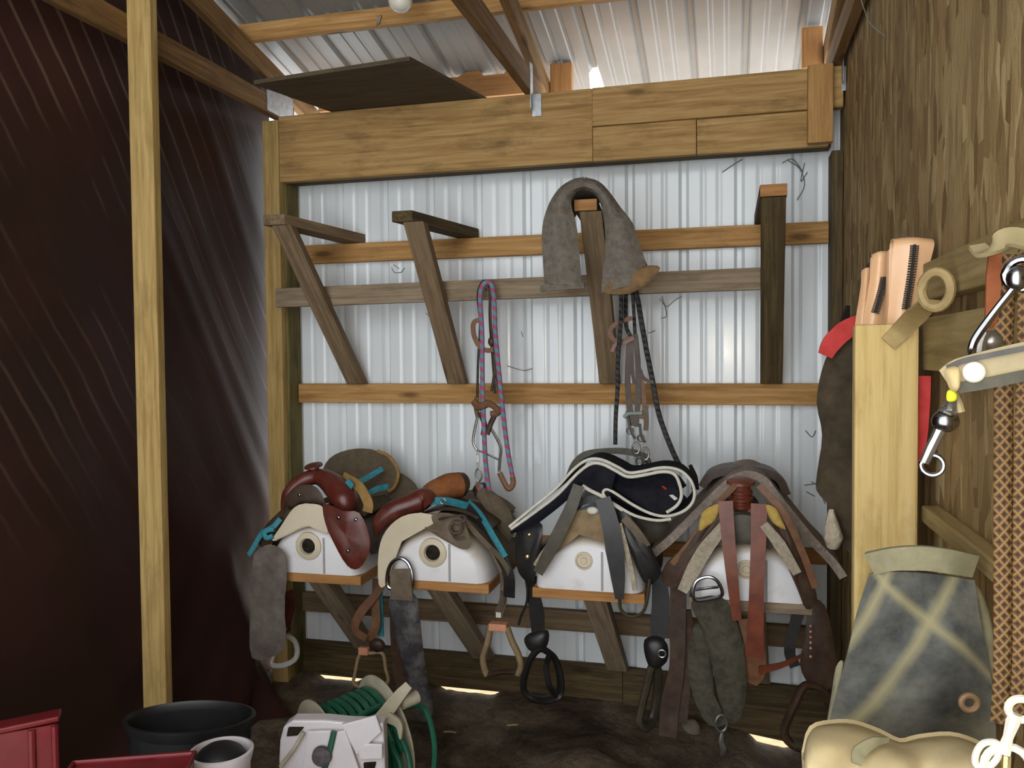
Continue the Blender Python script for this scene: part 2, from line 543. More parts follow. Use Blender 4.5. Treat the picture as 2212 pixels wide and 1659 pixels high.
def right_wall():
    mb = MB()
    vs = [(0.44, 0.0, -0.2), (0.44, -4.4, -0.2), (0.44, -4.4, roof_z(-4.4)), (0.44, 0.0, roof_z(0))]
    vs += [(0.455, y, z) for x, y, z in vs]
    mb.add(vs, [[0, 1, 2, 3], [7, 6, 5, 4], [0, 4, 5, 1], [1, 5, 6, 2], [2, 6, 7, 3], [3, 7, 4, 0]])
    struct('wall_right', mb, M_OSB, smooth=False)
right_wall()

def left_wall():
    """brown tarp hung down the left side, creased on the slant, its foot dragged in over the dirt at the far end"""
    mb = MB()
    ny, nz = 150, 110
    vs, fs = [], []
    for i in range(ny + 1):
        y = -4.4 + 4.42 * i / ny
        for k in range(nz + 1):
            t = k / nz; z = t * min(roof_z(y) - 0.02, 3.9)
            s = y * 0.82 + z * 0.5
            fold = 0.013 * noise.noise((s * 3.4, z * 0.5, 1.3)) + 0.008 * abs(noise.noise((s * 9.0, z * 0.6 + 4, 7.1)))
            x = -2.165 + fold
            low = max(0.0, 1 - z / 1.25)
            far = max(0.0, min(1.0, (y + 1.6) / 1.0)) * max(0.0, min(1.0, (-0.17 - y) / 0.25))
            s2 = y * 0.65 - z * 0.75
            x += far * (low ** 2.6) * (0.30 + 0.13 * noise.noise((s2 * 5.5, 2.0, z * 1.2)) + 0.02 * noise.noise((s2 * 15, 5.0, z)))
            vs.append((x, y, z - 0.02))
    n = nz + 1
    for i in range(ny):
        for k in range(nz): fs.append([i * n + k, (i + 1) * n + k, (i + 1) * n + k + 1, i * n + k + 1])
    mb.add(vs, fs)
    struct('wall_left', mb, M_TARP)
left_wall()

def floor_h(x, y):
    h = 0.022 * noise.noise((x * 2.2, y * 2.2, 0.3)) + 0.026 * noise.noise((x * 6, y * 6, 3.0)) + 0.012 * noise.noise((x * 17, y * 17, 9.0))
    h += 0.06 * max(0, noise.noise((x * 3.1 + 4, y * 3.1, 5.5)))
    slope = -0.12 * max(0.0, min(1.0, (x + 0.5) / 0.7)) * max(0.0, min(1.0, (y + 1.6) / 1.2))
    return h + slope
def floor():
    mb = MB(); nx, ny = 130, 170; vs, fs = [], []
    for i in range(nx + 1):
        for j in range(ny + 1):
            x = -2.3 + 2.78 * i / nx; y = -4.6 + 4.58 * j / ny
            h = floor_h(x, y)
            if y > -0.32:
                k = min(1.0, (y + 0.32) / 0.26); k = k * k * (3 - 2 * k)
                sb = 0.03 if x < -0.45 else 0.02 - 0.105 * (x + 0.449) / 0.843
                slit = 0.0
                for s0, s1 in ((-1.955, -1.66), (-1.33, -0.98), (0.06, 0.30)):
                    slit = max(slit, min(1.0, max(0.0, min(x - s0, s1 - x) / 0.06)))
                h = h * (1 - k) + k * (sb + 0.012 - 0.034 * slit * (1.35 if x > 0 else 1) + 0.006 * noise.noise((x * 22, y * 3, 1.0)))
            if y > -0.03: h = min(h, sb - 0.02 * slit + 0.01) - 0.0
            vs.append((x, y, h))
    n = ny + 1
    for i in range(nx):
        for j in range(ny): fs.append([i * n + j, (i + 1) * n + j, (i + 1) * n + j + 1, i * n + j + 1])
    mb.add(vs, fs); struct('floor', mb, M_DIRT)
floor()
# ground outside the back wall, seen only as a bright slit under the panels
mb = MB(); mb.add([(-3, 0.07, -0.13), (1.2, 0.07, -0.2), (1.2, 8, -0.3), (-3, 8, -0.3)], [[0, 1, 2, 3]])
struct('ground', mb, soft('pale_gravel', (168, 132, 100), (196, 158, 122), 0.9, 0.1, 20), smooth=False)

# ------------------------------------------------------------------ timbers
def timber(name, lo, hi, axis, mat, label, cat, group=None, bevel=0.003):
    mb = MB(); box(mb, lo, hi, axis)
    return solo(name, mb, mat, label, cat, group, smooth=False, bevel=bevel)

# left corner post with its lighter facing board
t = thing('corner_post', 'greenish squared corner post with pale facing board beside the brown tarp', 'post', (-2.055, -0.06, 0))
mb = MB(); box(mb, (-2.10, -0.119, -0.02), (-2.0, -0.002, 2.66), 'z'); part('post', mb, W_GREEN, t, smooth=False, bevel=0.004)
mb = MB(); box(mb, (-2.094, -0.16, -0.02), (-2.012, -0.1195, 2.66), 'z'); part('facing_board', mb, W_POST, t, 'pale knotty facing board', smooth=False, bevel=0.003)
timber('corner_post', (0.395, -0.12, -0.13), (0.438, -0.002, 2.36), 'z', W_DARK, 'thin dark post in the far corner where white steel meets strand board', 'post')
timber('wall_stud', (-2.0252, -1.14, -0.02), (-1.93, -1.102, 3.08), 'z', W_POST, 'tall pale pine stud standing alone in front of the brown tarp', 'post')

# header across the bay
hx1 = P(1505, 300, -0.16).x
t = thing('header_beam', 'wide stained pine header spanning the bay under the metal roof', 'beam', (-0.8, -0.14, 2.36))
ht, hb = 2.674, 2.372
mb = MB(); box(mb, (-2.009, -0.16, 2.372), (-0.55, -0.121, ht), 'x'); box(mb, (-0.5495, -0.166, 2.515), (0.432, -0.121, ht), 'x'); part('face_board', mb, W_HEAD, t, smooth=False, bevel=0.003)
mb = MB(); box(mb, (-0.5495, -0.156, 2.372), (hx1 - 0.002, -0.122, 2.514), 'x'); part('lower_board', mb, W_HEAD, t, smooth=False, bevel=0.003)
mb = MB(); box(mb, (hx1, -0.15, 2.372), (0.38, -0.122, 2.514), 'x'); part('lower_board', mb, W_HEAD, t, smooth=False, bevel=0.003)
mb = MB(); box(mb, (-1.998, -0.1205, 2.374), (0.392, -0.045, 2.66), 'x'); part('backing_board', mb, W_DARK, t, 'dark stained backing board', smooth=False, bevel=0.003)
bx0, bx1 = P(1745, 230, -0.2).x, P(1800, 230, -0.2).x
mb = MB(); box(mb, (bx0, -0.205, 2.375), (bx1, -0.1665, 2.674), 'z'); part('end_block', mb, W_NEW, t, 'fresher pine end block', smooth=False, bevel=0.003)

# girts
g1 = timber('wall_girt', (-1.998, -0.04, 2.008), (0.394, -0.001, 2.095), 'x', W_NEW, 'uppermost knotty pine rail on the white steel wall, under the header', 'rail')
g3 = timber('wall_girt', (-1.998, -0.04, 1.346), (0.394, -0.001, 1.436), 'x', W_NEW, 'clean pine rail at mid height on the white steel wall', 'rail')
g4 = timber('wall_girt', (-1.998, -0.04, 0.335), (0.394, -0.001, 0.425), 'x', W_BRACE, 'brown-grey rail low on the steel wall behind the stirrups', 'rail')
g5 = timber('wall_girt', (-1.998, -0.04, 0.69), (0.394, -0.001, 0.752), 'x', W_ORNG, 'rail on the steel wall hidden behind the white barrel racks', 'rail')
a, b = P(598, 644, -0.23), P(1700, 600, -0.23)
mb = MB(); board(mb, V(a.x, -0.226, a.z), V(P(1655, 600, -0.23).x, -0.226, b.z + 0.0), 0.036, 0.086)
solo('brace_rail', mb, W_GREY, 'grey weathered rail nailed behind the four upper slanting braces', 'rail', smooth=False, bevel=0.004)
# skirt boards at the foot of the wall
timber('skirt_board', (-1.998, -0.04, 0.03), (-0.45, -0.001, 0.19), 'x', W_DARK, 'dark damp skirt board at the foot of the wall, left of the black saddle', 'board')
mb = MB(); hexa(mb, [(-0.449, -0.04, 0.02), (-0.449, -0.001, 0.02), (-0.449, -0.001, 0.187), (-0.449, -0.04, 0.187), (0.394, -0.04, -0.085), (0.394, -0.001, -0.085), (0.394, -0.001, 0.163), (0.394, -0.04, 0.163)])
for i, gq in enumerate(mb.g): mb.g[i] = Vector((mb.v[i].x, mb.v[i].y, mb.v[i].z))
solo('skirt_board', mb, W_DARK, 'dark skirt board at the foot of the wall below the two right saddles', 'board', smooth=False, bevel=0.003)

# ------------------------------------------------------------------ roof trusses
M_GALV = soft('galvanised_steel', (150, 154, 158), (188, 192, 196), 0.4, 0.5, 40, 0.1, 0.7)
def truss(x, label, tie=True, plate_=False, y1=-4.3):
    zb = 2.79
    t = thing('roof_truss', label, 'truss', (x, -0.14, 2.676), 'roof trusses')
    mb = MB(); box(mb, (x - 0.019, y1, 2.6765), (x + 0.019, 0.02, 2.765), 'y'); part('bottom_chord', mb, W_TRUSS, t, smooth=False, bevel=0.003)
    mb = MB(); board(mb, (x, 0.3, zb - 0.066 + 0.045), (x, y1, zb - PITCHR * y1 + 0.045), 0.038, 0.09); part('rafter', mb, W_TRUSS, t, smooth=False, bevel=0.003)
    if tie:
        mb = MB(); box(mb, (x + 0.02, -0.212, 2.60), (x + 0.052, -0.168, 2.70), 'z'); mb2 = MB()
        box(mb2, (x + 0.0195, -0.21, 2.60), (x + 0.022, -0.1675, 2.79), 'z'); box(mb2, (x + 0.0195, -0.1695, 2.575), (x + 0.058, -0.167, 2.668), 'z'); part('hurricane_tie', mb2, M_GALV, t, 'galvanised tie', smooth=False)
    if plate_:
        mb = MB(); box(mb, (x - 0.0225, -0.2, 2.685), (x - 0.0195, 0.0, 2.80), 'y'); box(mb, (x + 0.0195, -0.23, 2.685), (x + 0.0225, 0.0, 2.80), 'y'); part('gusset_plate', mb, M_GALV, t, 'dull steel gusset plate', smooth=False)
    return t
truss(-2.045, 'roof truss above the brown tarp, ending on the left corner post', False, True)
truss(-0.824, 'roof truss landing on the middle of the header, with a steel tie')
truss(0.405, 'dark roof truss against the strand board wall')
tz = lambda y: 2.79 + 0.092 - PITCHR * y
def purlin(y, x0, x1, label, mat=W_TRUSS, h=0.088):
    mb = MB(); z = tz(y - 0.019) + 0.002; box(mb, (x0, y - 0.019, z), (x1, y + 0.019, z + h - 0.013), 'x')
    return solo('roof_purlin', mb, mat, label, 'purlin', smooth=False, bevel=0.003)
purlin(-0.32, -2.12, 0.435, 'long pine purlin crossing over the roof trusses under the metal', W_NEW)
mb = MB()
e = [( -2.0, 2.80), (-0.865, 2.80), (-0.865, 2.935), (-1.0, 2.935), (-1.03, 2.90), (-1.13, 2.90), (-1.16, 2.933), (-1.22, 2.925), (-1.26, 2.905), (-1.36, 2.905), (-1.4, 2.935), (-2.0, 2.935)]
plate(mb, [V(x, 0.215, z) for x, z in e], (0, 0.03, 0))
for i, v in enumerate(mb.v): mb.g[i] = v.copy()
solo('eave_board', mb, W_ORNG, 'pine eave board behind the header with daylight gaps above it', 'board', smooth=False)
mb = MB(); box(mb, (-0.803, 0.19, 2.76), (-0.70, 0.235, 2.915), 'z')
solo('eave_block', mb, W_ORNG, 'short pine block beside the middle truss heel above the header', 'block', smooth=False, bevel=0.003)
mb = MB(); box(mb, (0.30, 0.10, 2.76), (0.384, 0.14, 2.93), 'z')
solo('eave_block', mb, W_ORNG, 'short pine block at the right end of the header under the roof', 'block', smooth=False, bevel=0.003)

# dusty sheet of plywood lying on the two truss chords
a, b, c, d = PZ(548, 182, 2.677), PZ(885, 131, 2.677), PZ(1035, 210, 2.677), PZ(718, 243, 2.677)
k1 = (0.2 - b.y) / (c.y - b.y); k2 = (0.2 - a.y) / (d.y - a.y)
mb = MB(); plate(mb, [a, b, b + (c - b) * k1, a + (d - a) * k2], (0, 0, 0.016))
for i, v in enumerate(mb.v): mb.g[i] = v.copy()
solo('plywood_sheet', mb, W_PLY, 'dusty plywood sheet lying on top of the header under the roof', 'plywood', smooth=False)

# ------------------------------------------------------------------ four saddle brackets high on the wall
M_NAIL = soft('dark_nail_head', (40, 34, 28), (66, 56, 46), 0.5, 0.4, 60, 0.1, 0.5)
def bracket(label, xo, xw, zo, xt, xb, wood_arm, wood_brace, w=0.088, yo=-0.5, end=None):
    """arm from the wall rail out to yo (centre xw at the wall, xo outside), brace from under its end down to the mid rail"""
    t = thing('saddle_bracket', label, 'bracket', ((xo + xb) / 2, -0.2, 1.436), 'saddle brackets')
    zw = 2.0955
    mb = MB()
    def q(x, y, z): return (x, y, z)
    h = 0.044
    hexa(mb, [q(xo - w / 2, yo, zo), q(xo + w / 2, yo, zo), q(xo + w / 2, yo, zo + h), q(xo - w / 2, yo, zo + h),
              q(xw - w / 2, -0.002, zw), q(xw + w / 2, -0.002, zw), q(xw + w / 2, -0.002, zw + h), q(xw - w / 2, -0.002, zw + h)])
    part('arm', mb, wood_arm, t, smooth=False, bevel=0.003)
    mb = MB(); w2 = 0.086
    zt = zo - 0.0015; s = (zo - zw) / (yo + 0.002)
    hexa(mb, [(xt - w2 / 2, yo + 0.004, zt), (xt + w2 / 2, yo + 0.004, zt), (xt + w2 / 2, yo + 0.062, zt - abs(s) * 0.06), (xt - w2 / 2, yo + 0.062, zt - abs(s) * 0.06),
              (xb - w2 / 2, -0.085, 1.4375), (xb + w2 / 2, -0.085, 1.4375), (xb + w2 / 2, -0.03, 1.4375), (xb - w2 / 2, -0.03, 1.4375)])
    part('brace', mb, wood_brace, t, smooth=False, bevel=0.003)
    if end:
        mb = MB(); box(mb, (xo - w / 2 + 0.001, yo - 0.004, zo + 0.001), (xo + w / 2 - 0.001, yo - 0.0005, zo + h - 0.001), 'x'); part('end_grain', mb, end, t, 'fresh orange sawn end', smooth=False)
    return t
X_ = lambda px, py, Y: P(px, py, Y).x
b1 = bracket('weathered saddle bracket hard against the left corner post', X_(591, 474, -0.5), X_(765, 518, -0.02), 2.118, X_(608, 500, -0.49), X_(772, 822, -0.06), W_BRACE, W_BRACE, 0.1)
b2 = bracket('weathered saddle bracket with dark-stained arm, clear of any tack', X_(868, 468, -0.5), X_(1012, 508, -0.02), 2.104, X_(893, 490, -0.49), X_(989, 824, -0.06), W_DARK, W_BRACE)
b3 = bracket('saddle bracket under the grey felt pad, with an orange sawn end', X_(1265, 432, -0.5), X_(1290, 490, -0.02), 2.108, X_(1276, 470, -0.49), X_(1318, 822, -0.06), W_BRACE, W_BRACE, 0.088, -0.5, W_ORNG)
b4 = bracket('dark brown saddle bracket seen end on near the right corner', X_(1671, 412, -0.5), X_(1655, 470, -0.02), 2.124, X_(1671, 470, -0.49), X_(1666, 822, -0.06), W_DARK, W_DARK, 0.094, -0.5, W_ORNG)

# ------------------------------------------------------------------ four half-barrel racks low on the wall
def poly(name, c1, c2, rough=0.35):
    s = NT(name); n = s.noise(s.gc(), 5, 5, 0.6)
    c = s.ramp(n, [(0.3, lin(c1)), (0.7, lin(c2))])
    d = s.noise(s.gc((1, 1, 1), (5, 1, 8)), 7, 6, 0.7)
    c = s.mix(s.ramp(d, [(0.56, BW(0)), (0.8, BW(0.55))]), c, lin((168, 150, 118)))
    g = s.n('ShaderNodeNewGeometry'); x = s.n('ShaderNodeSeparateXYZ'); s.l(g.outputs['Normal'], x.inputs[0])
    c = s.mix(s.ramp(x.outputs['Z'], [(0.2, BW(0)), (0.75, BW(0.8))]), c, lin((178, 160, 130)))
    return s.fin(c, rough, 0.4)
M_POLY = poly('white_poly_drum', (214, 212, 212), (226, 224, 226))
M_POLYS = poly('dusty_poly_side', (190, 176, 150), (208, 196, 172), 0.5)
M_HOLE = soft('dark_inside', (22, 18, 14), (48, 42, 34), 0.9, 0.1, 40, 0)
RK = [(-1.625, X_(690, 1255, -0.55), X_(790, 1385, -0.06)), (-1.095, X_(945, 1268, -0.55), X_(1045, 1430, -0.06)), (-0.505, X_(1285, 1285, -0.55), X_(1335, 1435, -0.06)), (0.072, X_(1625, 1310, -0.55), X_(1640, 1450, -0.06))]
RAD = 0.205; RZ = 0.691
def rack(i, label, hole):
    xc, xt, xb = RK[i]
    t = thing('saddle_rack', label, 'saddle rack', (xc, -0.3, 0.2), 'half-barrel saddle racks')
    mb = MB(); box(mb, (xc - RAD - 0.005, -0.625, 0.652), (xc + RAD + 0.005, -0.0415, 0.69), 'x'); part('base_board', mb, W_ORNG if i < 3 else W_GREY, t, smooth=False, bevel=0.003)
    mb = MB()
    N = 28; ys = [(-0.628, 0.0), (-0.632, 0.8), (-0.622, 0.90), (-0.600, 0.965), (-0.57, 1.0), (-0.43, 1.0), (-0.42, 0.985), (-0.40, 0.985), (-0.39, 1.0), (-0.2, 1.0), (-0.19, 0.985), (-0.17, 0.985), (-0.16, 1.0), (-0.0415, 1.0)]
    vs, fs = [], []
    for y, k in ys[1:]:
        for j in range(N + 1):
            a = math.pi * j / N; vs.append((xc + RAD * k * math.cos(a), y, RZ + (0.0005 if j in (0, N) else 0) + RAD * k * math.sin(a)))
    n = N + 1
    for a in range(len(ys) - 2):
        for j in range(N): fs.append([a * n + j, a * n + j + 1, (a + 1) * n + j + 1, (a + 1) * n + j])
    fs.append(list(range(n))); fs.append([(len(ys) - 2) * n + j for j in range(n)][::-1])
    for a in range(len(ys) - 2): fs.append([a * n, (a + 1) * n, (a + 1) * n + N, a * n + N])
    mb.add(vs, fs)
    br = part('half_barrel', mb, M_POLY, t)
    # raised mould seam on the end face and the ring round the bung
    mb = MB(); box(mb, (xc + 0.052, -0.636, RZ + 0.004), (xc + 0.06, -0.631, RZ + 0.148), 'z'); part('mould_seam', mb, soft('grey_seam', (150, 146, 146), (170, 166, 166), 0.5, 0.3, 20, 0), br, smooth=False)
    cz = RZ + 0.112; cx = xc - 0.012
    mb = MB()
    if hole:
        lathe(mb, [(0.058, 0), (0.056, 0.006), (0.044, 0.011), (0.034, 0.012), (0.031, 0.004), (0.030, 0.0)], (cx, -0.631, cz), (0, -1, 0), 28, False, False); part('bung_ring', mb, M_POLYS, br)
        mb = MB(); lathe(mb, [(0.0305, 0), (0.029, 0.003)], (cx, -0.6305, cz), (0, -1, 0), 24); part('bung_hole', mb, M_HOLE, br, 'dark open bung hole')
    else:
        lathe(mb, [(0.034, 0), (0.033, 0.006), (0.026, 0.008), (0.024, 0.003), (0.014, 0.003), (0.012, 0.007)], (cx, -0.631, cz), (0, -1, 0), 28, False, True); part('bung_cap', mb, M_POLYS, br)
    mb = MB(); w2 = 0.088
    hexa(mb, [(xt - w2 / 2, -0.58, 0.651), (xt + w2 / 2, -0.58, 0.651), (xt + w2 / 2, -0.50, 0.651), (xt - w2 / 2, -0.50, 0.651),
              (xb - w2 / 2, -0.09, 0.1925), (xb + w2 / 2, -0.09, 0.1925), (xb + w2 / 2, -0.025, 0.1925), (xb - w2 / 2, -0.025, 0.1925)])
    part('brace', mb, W_GREY, t, smooth=False, bevel=0.003)
    return t
rack(0, 'white half-barrel saddle rack nearest the brown tarp, with open bung hole', True)
rack(1, 'white half-barrel rack with open bung hole, holding the saddle with the orange seat roll', True)
rack(2, 'white half-barrel rack with closed bung under the black saddle', False)
rack(3, 'white half-barrel rack under the saddle with two red-brown hanging straps', False)

# ------------------------------------------------------------------ leather, felt and metal
L_RED = soft('red_brown_leather', (72, 28, 22), (104, 46, 34), 0.34, 0.5, 26, 0.12, dust=(120, 96, 84), dustamt=0.3)
L_DK = soft('dark_brown_leather', (44, 30, 22), (72, 50, 36), 0.5, 0.4, 26, 0.2, dust=(104, 90, 70), dustamt=0.45)
L_BR = soft('mid_brown_leather', (96, 62, 40), (126, 86, 58), 0.55, 0.35, 26, 0.2, dust=(130, 112, 88), dustamt=0.4)
L_GR = soft('dusty_grey_brown_leather', (84, 72, 58), (112, 98, 80), 0.7, 0.25, 26, 0.25, dust=(138, 126, 106), dustamt=0.4)
L_OL = soft('worn_olive_leather', (52, 48, 38), (78, 72, 58), 0.5, 0.4, 26, 0.2, dust=(102, 94, 76), dustamt=0.4)
L_BK = soft('black_leather', (22, 21, 22), (36, 34, 33), 0.42, 0.45, 30, 0.15, dust=(74, 68, 60), dustamt=0.25)
L_SEAT = soft('grey_suede_seat', (88, 78, 64), (106, 94, 78), 0.9, 0.1, 50, 0.2, dust=(124, 112, 94), dustamt=0.4)
L_ORN = soft('orange_suede_roll', (134, 80, 46), (160, 104, 64), 0.8, 0.2, 40, 0.2, dust=(120, 92, 66), dustamt=0.3)
L_LAT = soft('red_latigo_strap', (92, 42, 28), (124, 64, 42), 0.4, 0.45, 20, 0.1, dust=(140, 100, 76), dustamt=0.3)
L_TAN = soft('tan_strap', (138, 106, 60), (162, 130, 80), 0.7, 0.25, 30, 0.2)
M_TURQ = soft('turquoise_webbing', (40, 116, 132), (64, 146, 160), 0.7, 0.25, 60, 0.3, dust=(96, 118, 112), dustamt=0.4)
M_FLC = soft('cream_fleece', (158, 146, 126), (192, 180, 160), 0.95, 0.05, 70, 0.9, bd=0.012, dust=(134, 118, 96), dustamt=0.4)
M_FLP = soft('grey_pink_fleece', (150, 136, 126), (182, 168, 156), 0.95, 0.05, 60, 1.0, bd=0.014, dust=(124, 108, 94), dustamt=0.4)
M_FELT = soft('grey_wool_felt', (98, 92, 84), (128, 121, 112), 0.98, 0.05, 44, 0.8, bd=0.012, dust=(108, 92, 72), dustamt=0.5)
M_CHR = soft('bright_chrome', (128, 128, 132), (152, 152, 156), 0.2, 0.5, 20, 0, 1.0)
M_STEEL = soft('dull_steel', (128, 126, 122), (164, 162, 158), 0.35, 0.5, 40, 0.1, 0.85)
M_BRASS = soft('brass_rivet', (178, 158, 104), (206, 190, 140), 0.25, 0.5, 30, 0, 0.9)
M_COPP = soft('peach_copper_block', (196, 132, 100), (214, 152, 120), 0.5, 0.35, 30, 0.1)
M_WSTR = soft('bare_stirrup_wood', (140, 118, 88), (168, 146, 114), 0.75, 0.2, 20, 0.2, dust=(112, 94, 70), dustamt=0.4)
M_WHT = soft('worn_white_metal', (190, 188, 184), (214, 212, 208), 0.35, 0.45, 30, 0.1, dust=(150, 130, 104), dustamt=0.4)
M_NAVY = soft('black_navy_quilt', (20, 21, 27), (32, 33, 41), 0.9, 0.1, 40, 0.4, dust=(50, 49, 50), dustamt=0.4)
M_BIND = soft('cream_binding', (196, 192, 178), (218, 214, 202), 0.85, 0.15, 40, 0.2)
M_YEL = soft('yellow_felt', (170, 140, 70), (194, 164, 92), 0.9, 0.1, 50, 0.3)
M_BLUEGR = soft('dusty_black_cinch', (50, 48, 50), (72, 70, 72), 0.9, 0.1, 40, 0.4, dust=(134, 130, 128), dustamt=0.7)
M_CINCH = soft('grey_brown_neoprene', (92, 84, 78), (120, 110, 102), 0.75, 0.25, 22, 0.2, dust=(60, 50, 48), dustamt=0.6)
M_OLCIN = soft('dusty_olive_cinch', (56, 52, 44), (82, 78, 66), 0.9, 0.1, 36, 0.5, dust=(104, 98, 84), dustamt=0.5)

def pp(L): return [P(*q) for q in L]
def ext(name, par, pts, Y, Y1, mat, th=0.006, sx=1.0, dz=0.0, label=None, **k):
    mb = MB(); extr(mb, [P(px, py, Y) for px, py in pts], Y1, th, sx, dz, **k); return part(name, mb, mat, par, label)
def strp(name, par, pts, w, mat, th=0.004, nrm=(0, -1, 0), label=None):
    mb = MB(); strap(mb, pp(pts), w, th, nrm); return part(name, mb, mat, par, label)
def tb(name, par, pts, r, mat, closed=False, label=None, flat=1.0, n=8):
    mb = MB(); tube(mb, pp(pts), r, n, 6, closed, flat); return part(name, mb, mat, par, label)
def pil(name, par, pts, th, mat, label=None, bulge=(0, -1, 0), back=None):
    mb = MB(); pillow(mb, pp(pts), th, None, 5, bulge, back); return part(name, mb, mat, par, label)
def drape(par, name, i, mat, Y0, Y1, gap, llen, rlen, th=0.008, maxa=62, label=None, ny=9):
    """a leather or felt skirt lying over half-barrel i; llen, rlen: hanging length along each side, by depth 0..1"""
    xc = RK[i][0]; R = RAD + gap; mb = MB(); rows = []
    am = math.radians(maxa); arc = R * am
    for k in range(ny):
        t = k / (ny - 1); y = Y0 + (Y1 - Y0) * t; row = []
        for side, fn in ((-1, llen), (1, rlen)):
            L = fn(t); seq = []
            for j in range(13):
                s = L * j / 12
                if s <= arc: a = s / R; x, z = R * math.sin(a), R * math.cos(a)
                else: d = s - arc; x, z = R * math.sin(am) + d * math.cos(am), R * math.cos(am) - d * math.sin(am)
                seq.append(V(xc + side * x, y, RZ + z))
            row += seq[:0:-1] if side < 0 else [V(xc, y, RZ + R)] + seq[1:]
        rows.append(row)
    loft(mb, rows, th, 1, 1)
    return part(name, mb, mat, par, label)

def ball_part(name, par, c, r, mat, label=None):
    mb = MB(); ball(mb, P(*c), r, 16); return part(name, mb, mat, par, label)
GS = 'saddles on the half-barrel racks'
# ------------------------------------------------------------------ saddle 1: red-brown, turquoise ties
s1 = thing('saddle', 'red-brown western saddle with turquoise ties and a wide grey cantle, nearest the brown tarp', 'saddle', (RK[0][0], -0.3, 0.2), GS)
drape(s1, 'fleece_lining', 0, M_FLC, -0.6, -0.1, 0.016, lambda t: 0.27 - 0.08 * abs(t - 0.6), lambda t: 0.26 - 0.08 * abs(t - 0.6), 0.016)
drape(s1, 'skirt', 0, L_DK, -0.555, -0.07, 0.032, lambda t: 0.335 - 0.12 * (t - 0.45) ** 2, lambda t: 0.30 + 0.05 * t, 0.007)
drape(s1, 'seat', 0, L_SEAT, -0.46, -0.14, 0.058, lambda t: 0.17, lambda t: 0.17, 0.014)
mb = MB(); tube(mb, pp([(612, 1100, -0.55), (622, 1068, -0.55), (650, 1040, -0.53), (688, 1030, -0.51), (722, 1050, -0.53), (745, 1082, -0.56), (742, 1112, -0.57)]), [0.012, 0.024, 0.03, 0.034, 0.05, 0.058, 0.036], 14, 6); part('pommel', mb, L_RED, s1)
mb = MB(); c = P(682, 1026, -0.5); lathe(mb, [(0.022, -0.01), (0.018, 0.02), (0.024, 0.034), (0.038, 0.037), (0.037, 0.045), (0.02, 0.05)], c, (-0.1, -0.25, 1), 24); part('horn', mb, L_RED, s1)
pil('front_jockey', s1, [(700, 1088, -0.652), (742, 1104, -0.672), (776, 1108, -0.662), (797, 1155, -0.652), (797, 1195, -0.652), (775, 1228, -0.652), (750, 1222, -0.662), (722, 1175, -0.672), (702, 1128, -0.662)], 0.014, L_RED)
pil('front_jockey', s1, [(612, 1092, -.585), (622, 1066, -.585), (645, 1050, -.58), (676, 1048, -.58), (694, 1066, -.58), (702, 1092, -.58), (680, 1089, -.58), (648, 1088, -.58), (620, 1104, -.58)], 0.006, L_DK, 'dark gullet lining')
pil('dusty_lining', s1, [(588, 1168, -.65), (606, 1138, -.65), (636, 1096, -.65), (668, 1088, -.65), (698, 1096, -.65), (708, 1132, -.65), (706, 1152, -.65), (690, 1138, -.65), (656, 1140, -.65), (618, 1158, -.65)], 0.006, M_POLYS, 'dusty cream lining')
pil('skirt', s1, [(622, 1092, -.6), (596, 1112, -.6), (570, 1140, -.6), (556, 1168, -.6), (572, 1184, -.61), (596, 1164, -.62), (620, 1126, -.62)], 0.01, L_DK)
for q in [(731, 1118), (768, 1123), (751, 1190), (646, 1069)]:
    mb = MB(); lathe(mb, [(0.007, 0), (0.006, 0.003), (0.003, 0.004)], P(q[0], q[1], -0.684 if q[0] > 700 else -0.593), (0, -1, 0), 14); part('concho', mb, M_CHR, s1, 'small bright concho')
pil('cantle', s1, [(697, 1022, -.24), (712, 990, -.2), (750, 972, -.17), (800, 970, -.15), (842, 990, -.15), (860, 1022, -.17), (850, 1055, -.2), (815, 1072, -.25), (765, 1068, -.3), (722, 1050, -.3)], 0.03, L_SEAT, 'wide grey suede cantle', (0, -0.9, -0.3), 0.012)
tb('cantle_binding', s1, [(815, 974, -.16), (842, 988, -.16), (860, 1020, -.18), (853, 1050, -.21), (838, 1063, -.24)], 0.008, L_TAN)
pil('rear_jockey', s1, [(852, 1022, -.14), (880, 1030, -.12), (903, 1055, -.12), (900, 1085, -.14), (862, 1085, -.18), (835, 1065, -.2)], 0.012, L_SEAT)
strp('billet_strap', s1, [(742, 1030, -.5), (775, 1050, -.55), (795, 1085, -.58), (794, 1106, -.58)], 0.042, L_TAN, 0.006, label='tan strap')
strp('tie_strap', s1, [(772, 1044, -.335), (800, 1028, -.3), (826, 1012, -.26)], 0.024, M_TURQ, 0.006, label='turquoise tie')
strp('tie_strap', s1, [(795, 1066, -.4), (815, 1056, -.38), (838, 1051, -.34)], 0.024, M_TURQ, 0.006, label='turquoise tie')
strp('tie_strap', s1, [(750, 1038, -.56), (762, 1052, -.575)], 0.022, M_TURQ, 0.006, label='turquoise tie')
tb('tie_strap', s1, [(606, 1120, -.64), (588, 1140, -.65), (566, 1152, -.65), (550, 1178, -.64), (538, 1198, -.63)], 0.012, M_TURQ, label='turquoise knotted tie', flat=0.6)
tb('tie_strap', s1, [(592, 1142, -.655), (572, 1148, -.66), (575, 1162, -.66), (590, 1158, -.655)], 0.011, M_TURQ, label='turquoise knotted tie', flat=0.6)
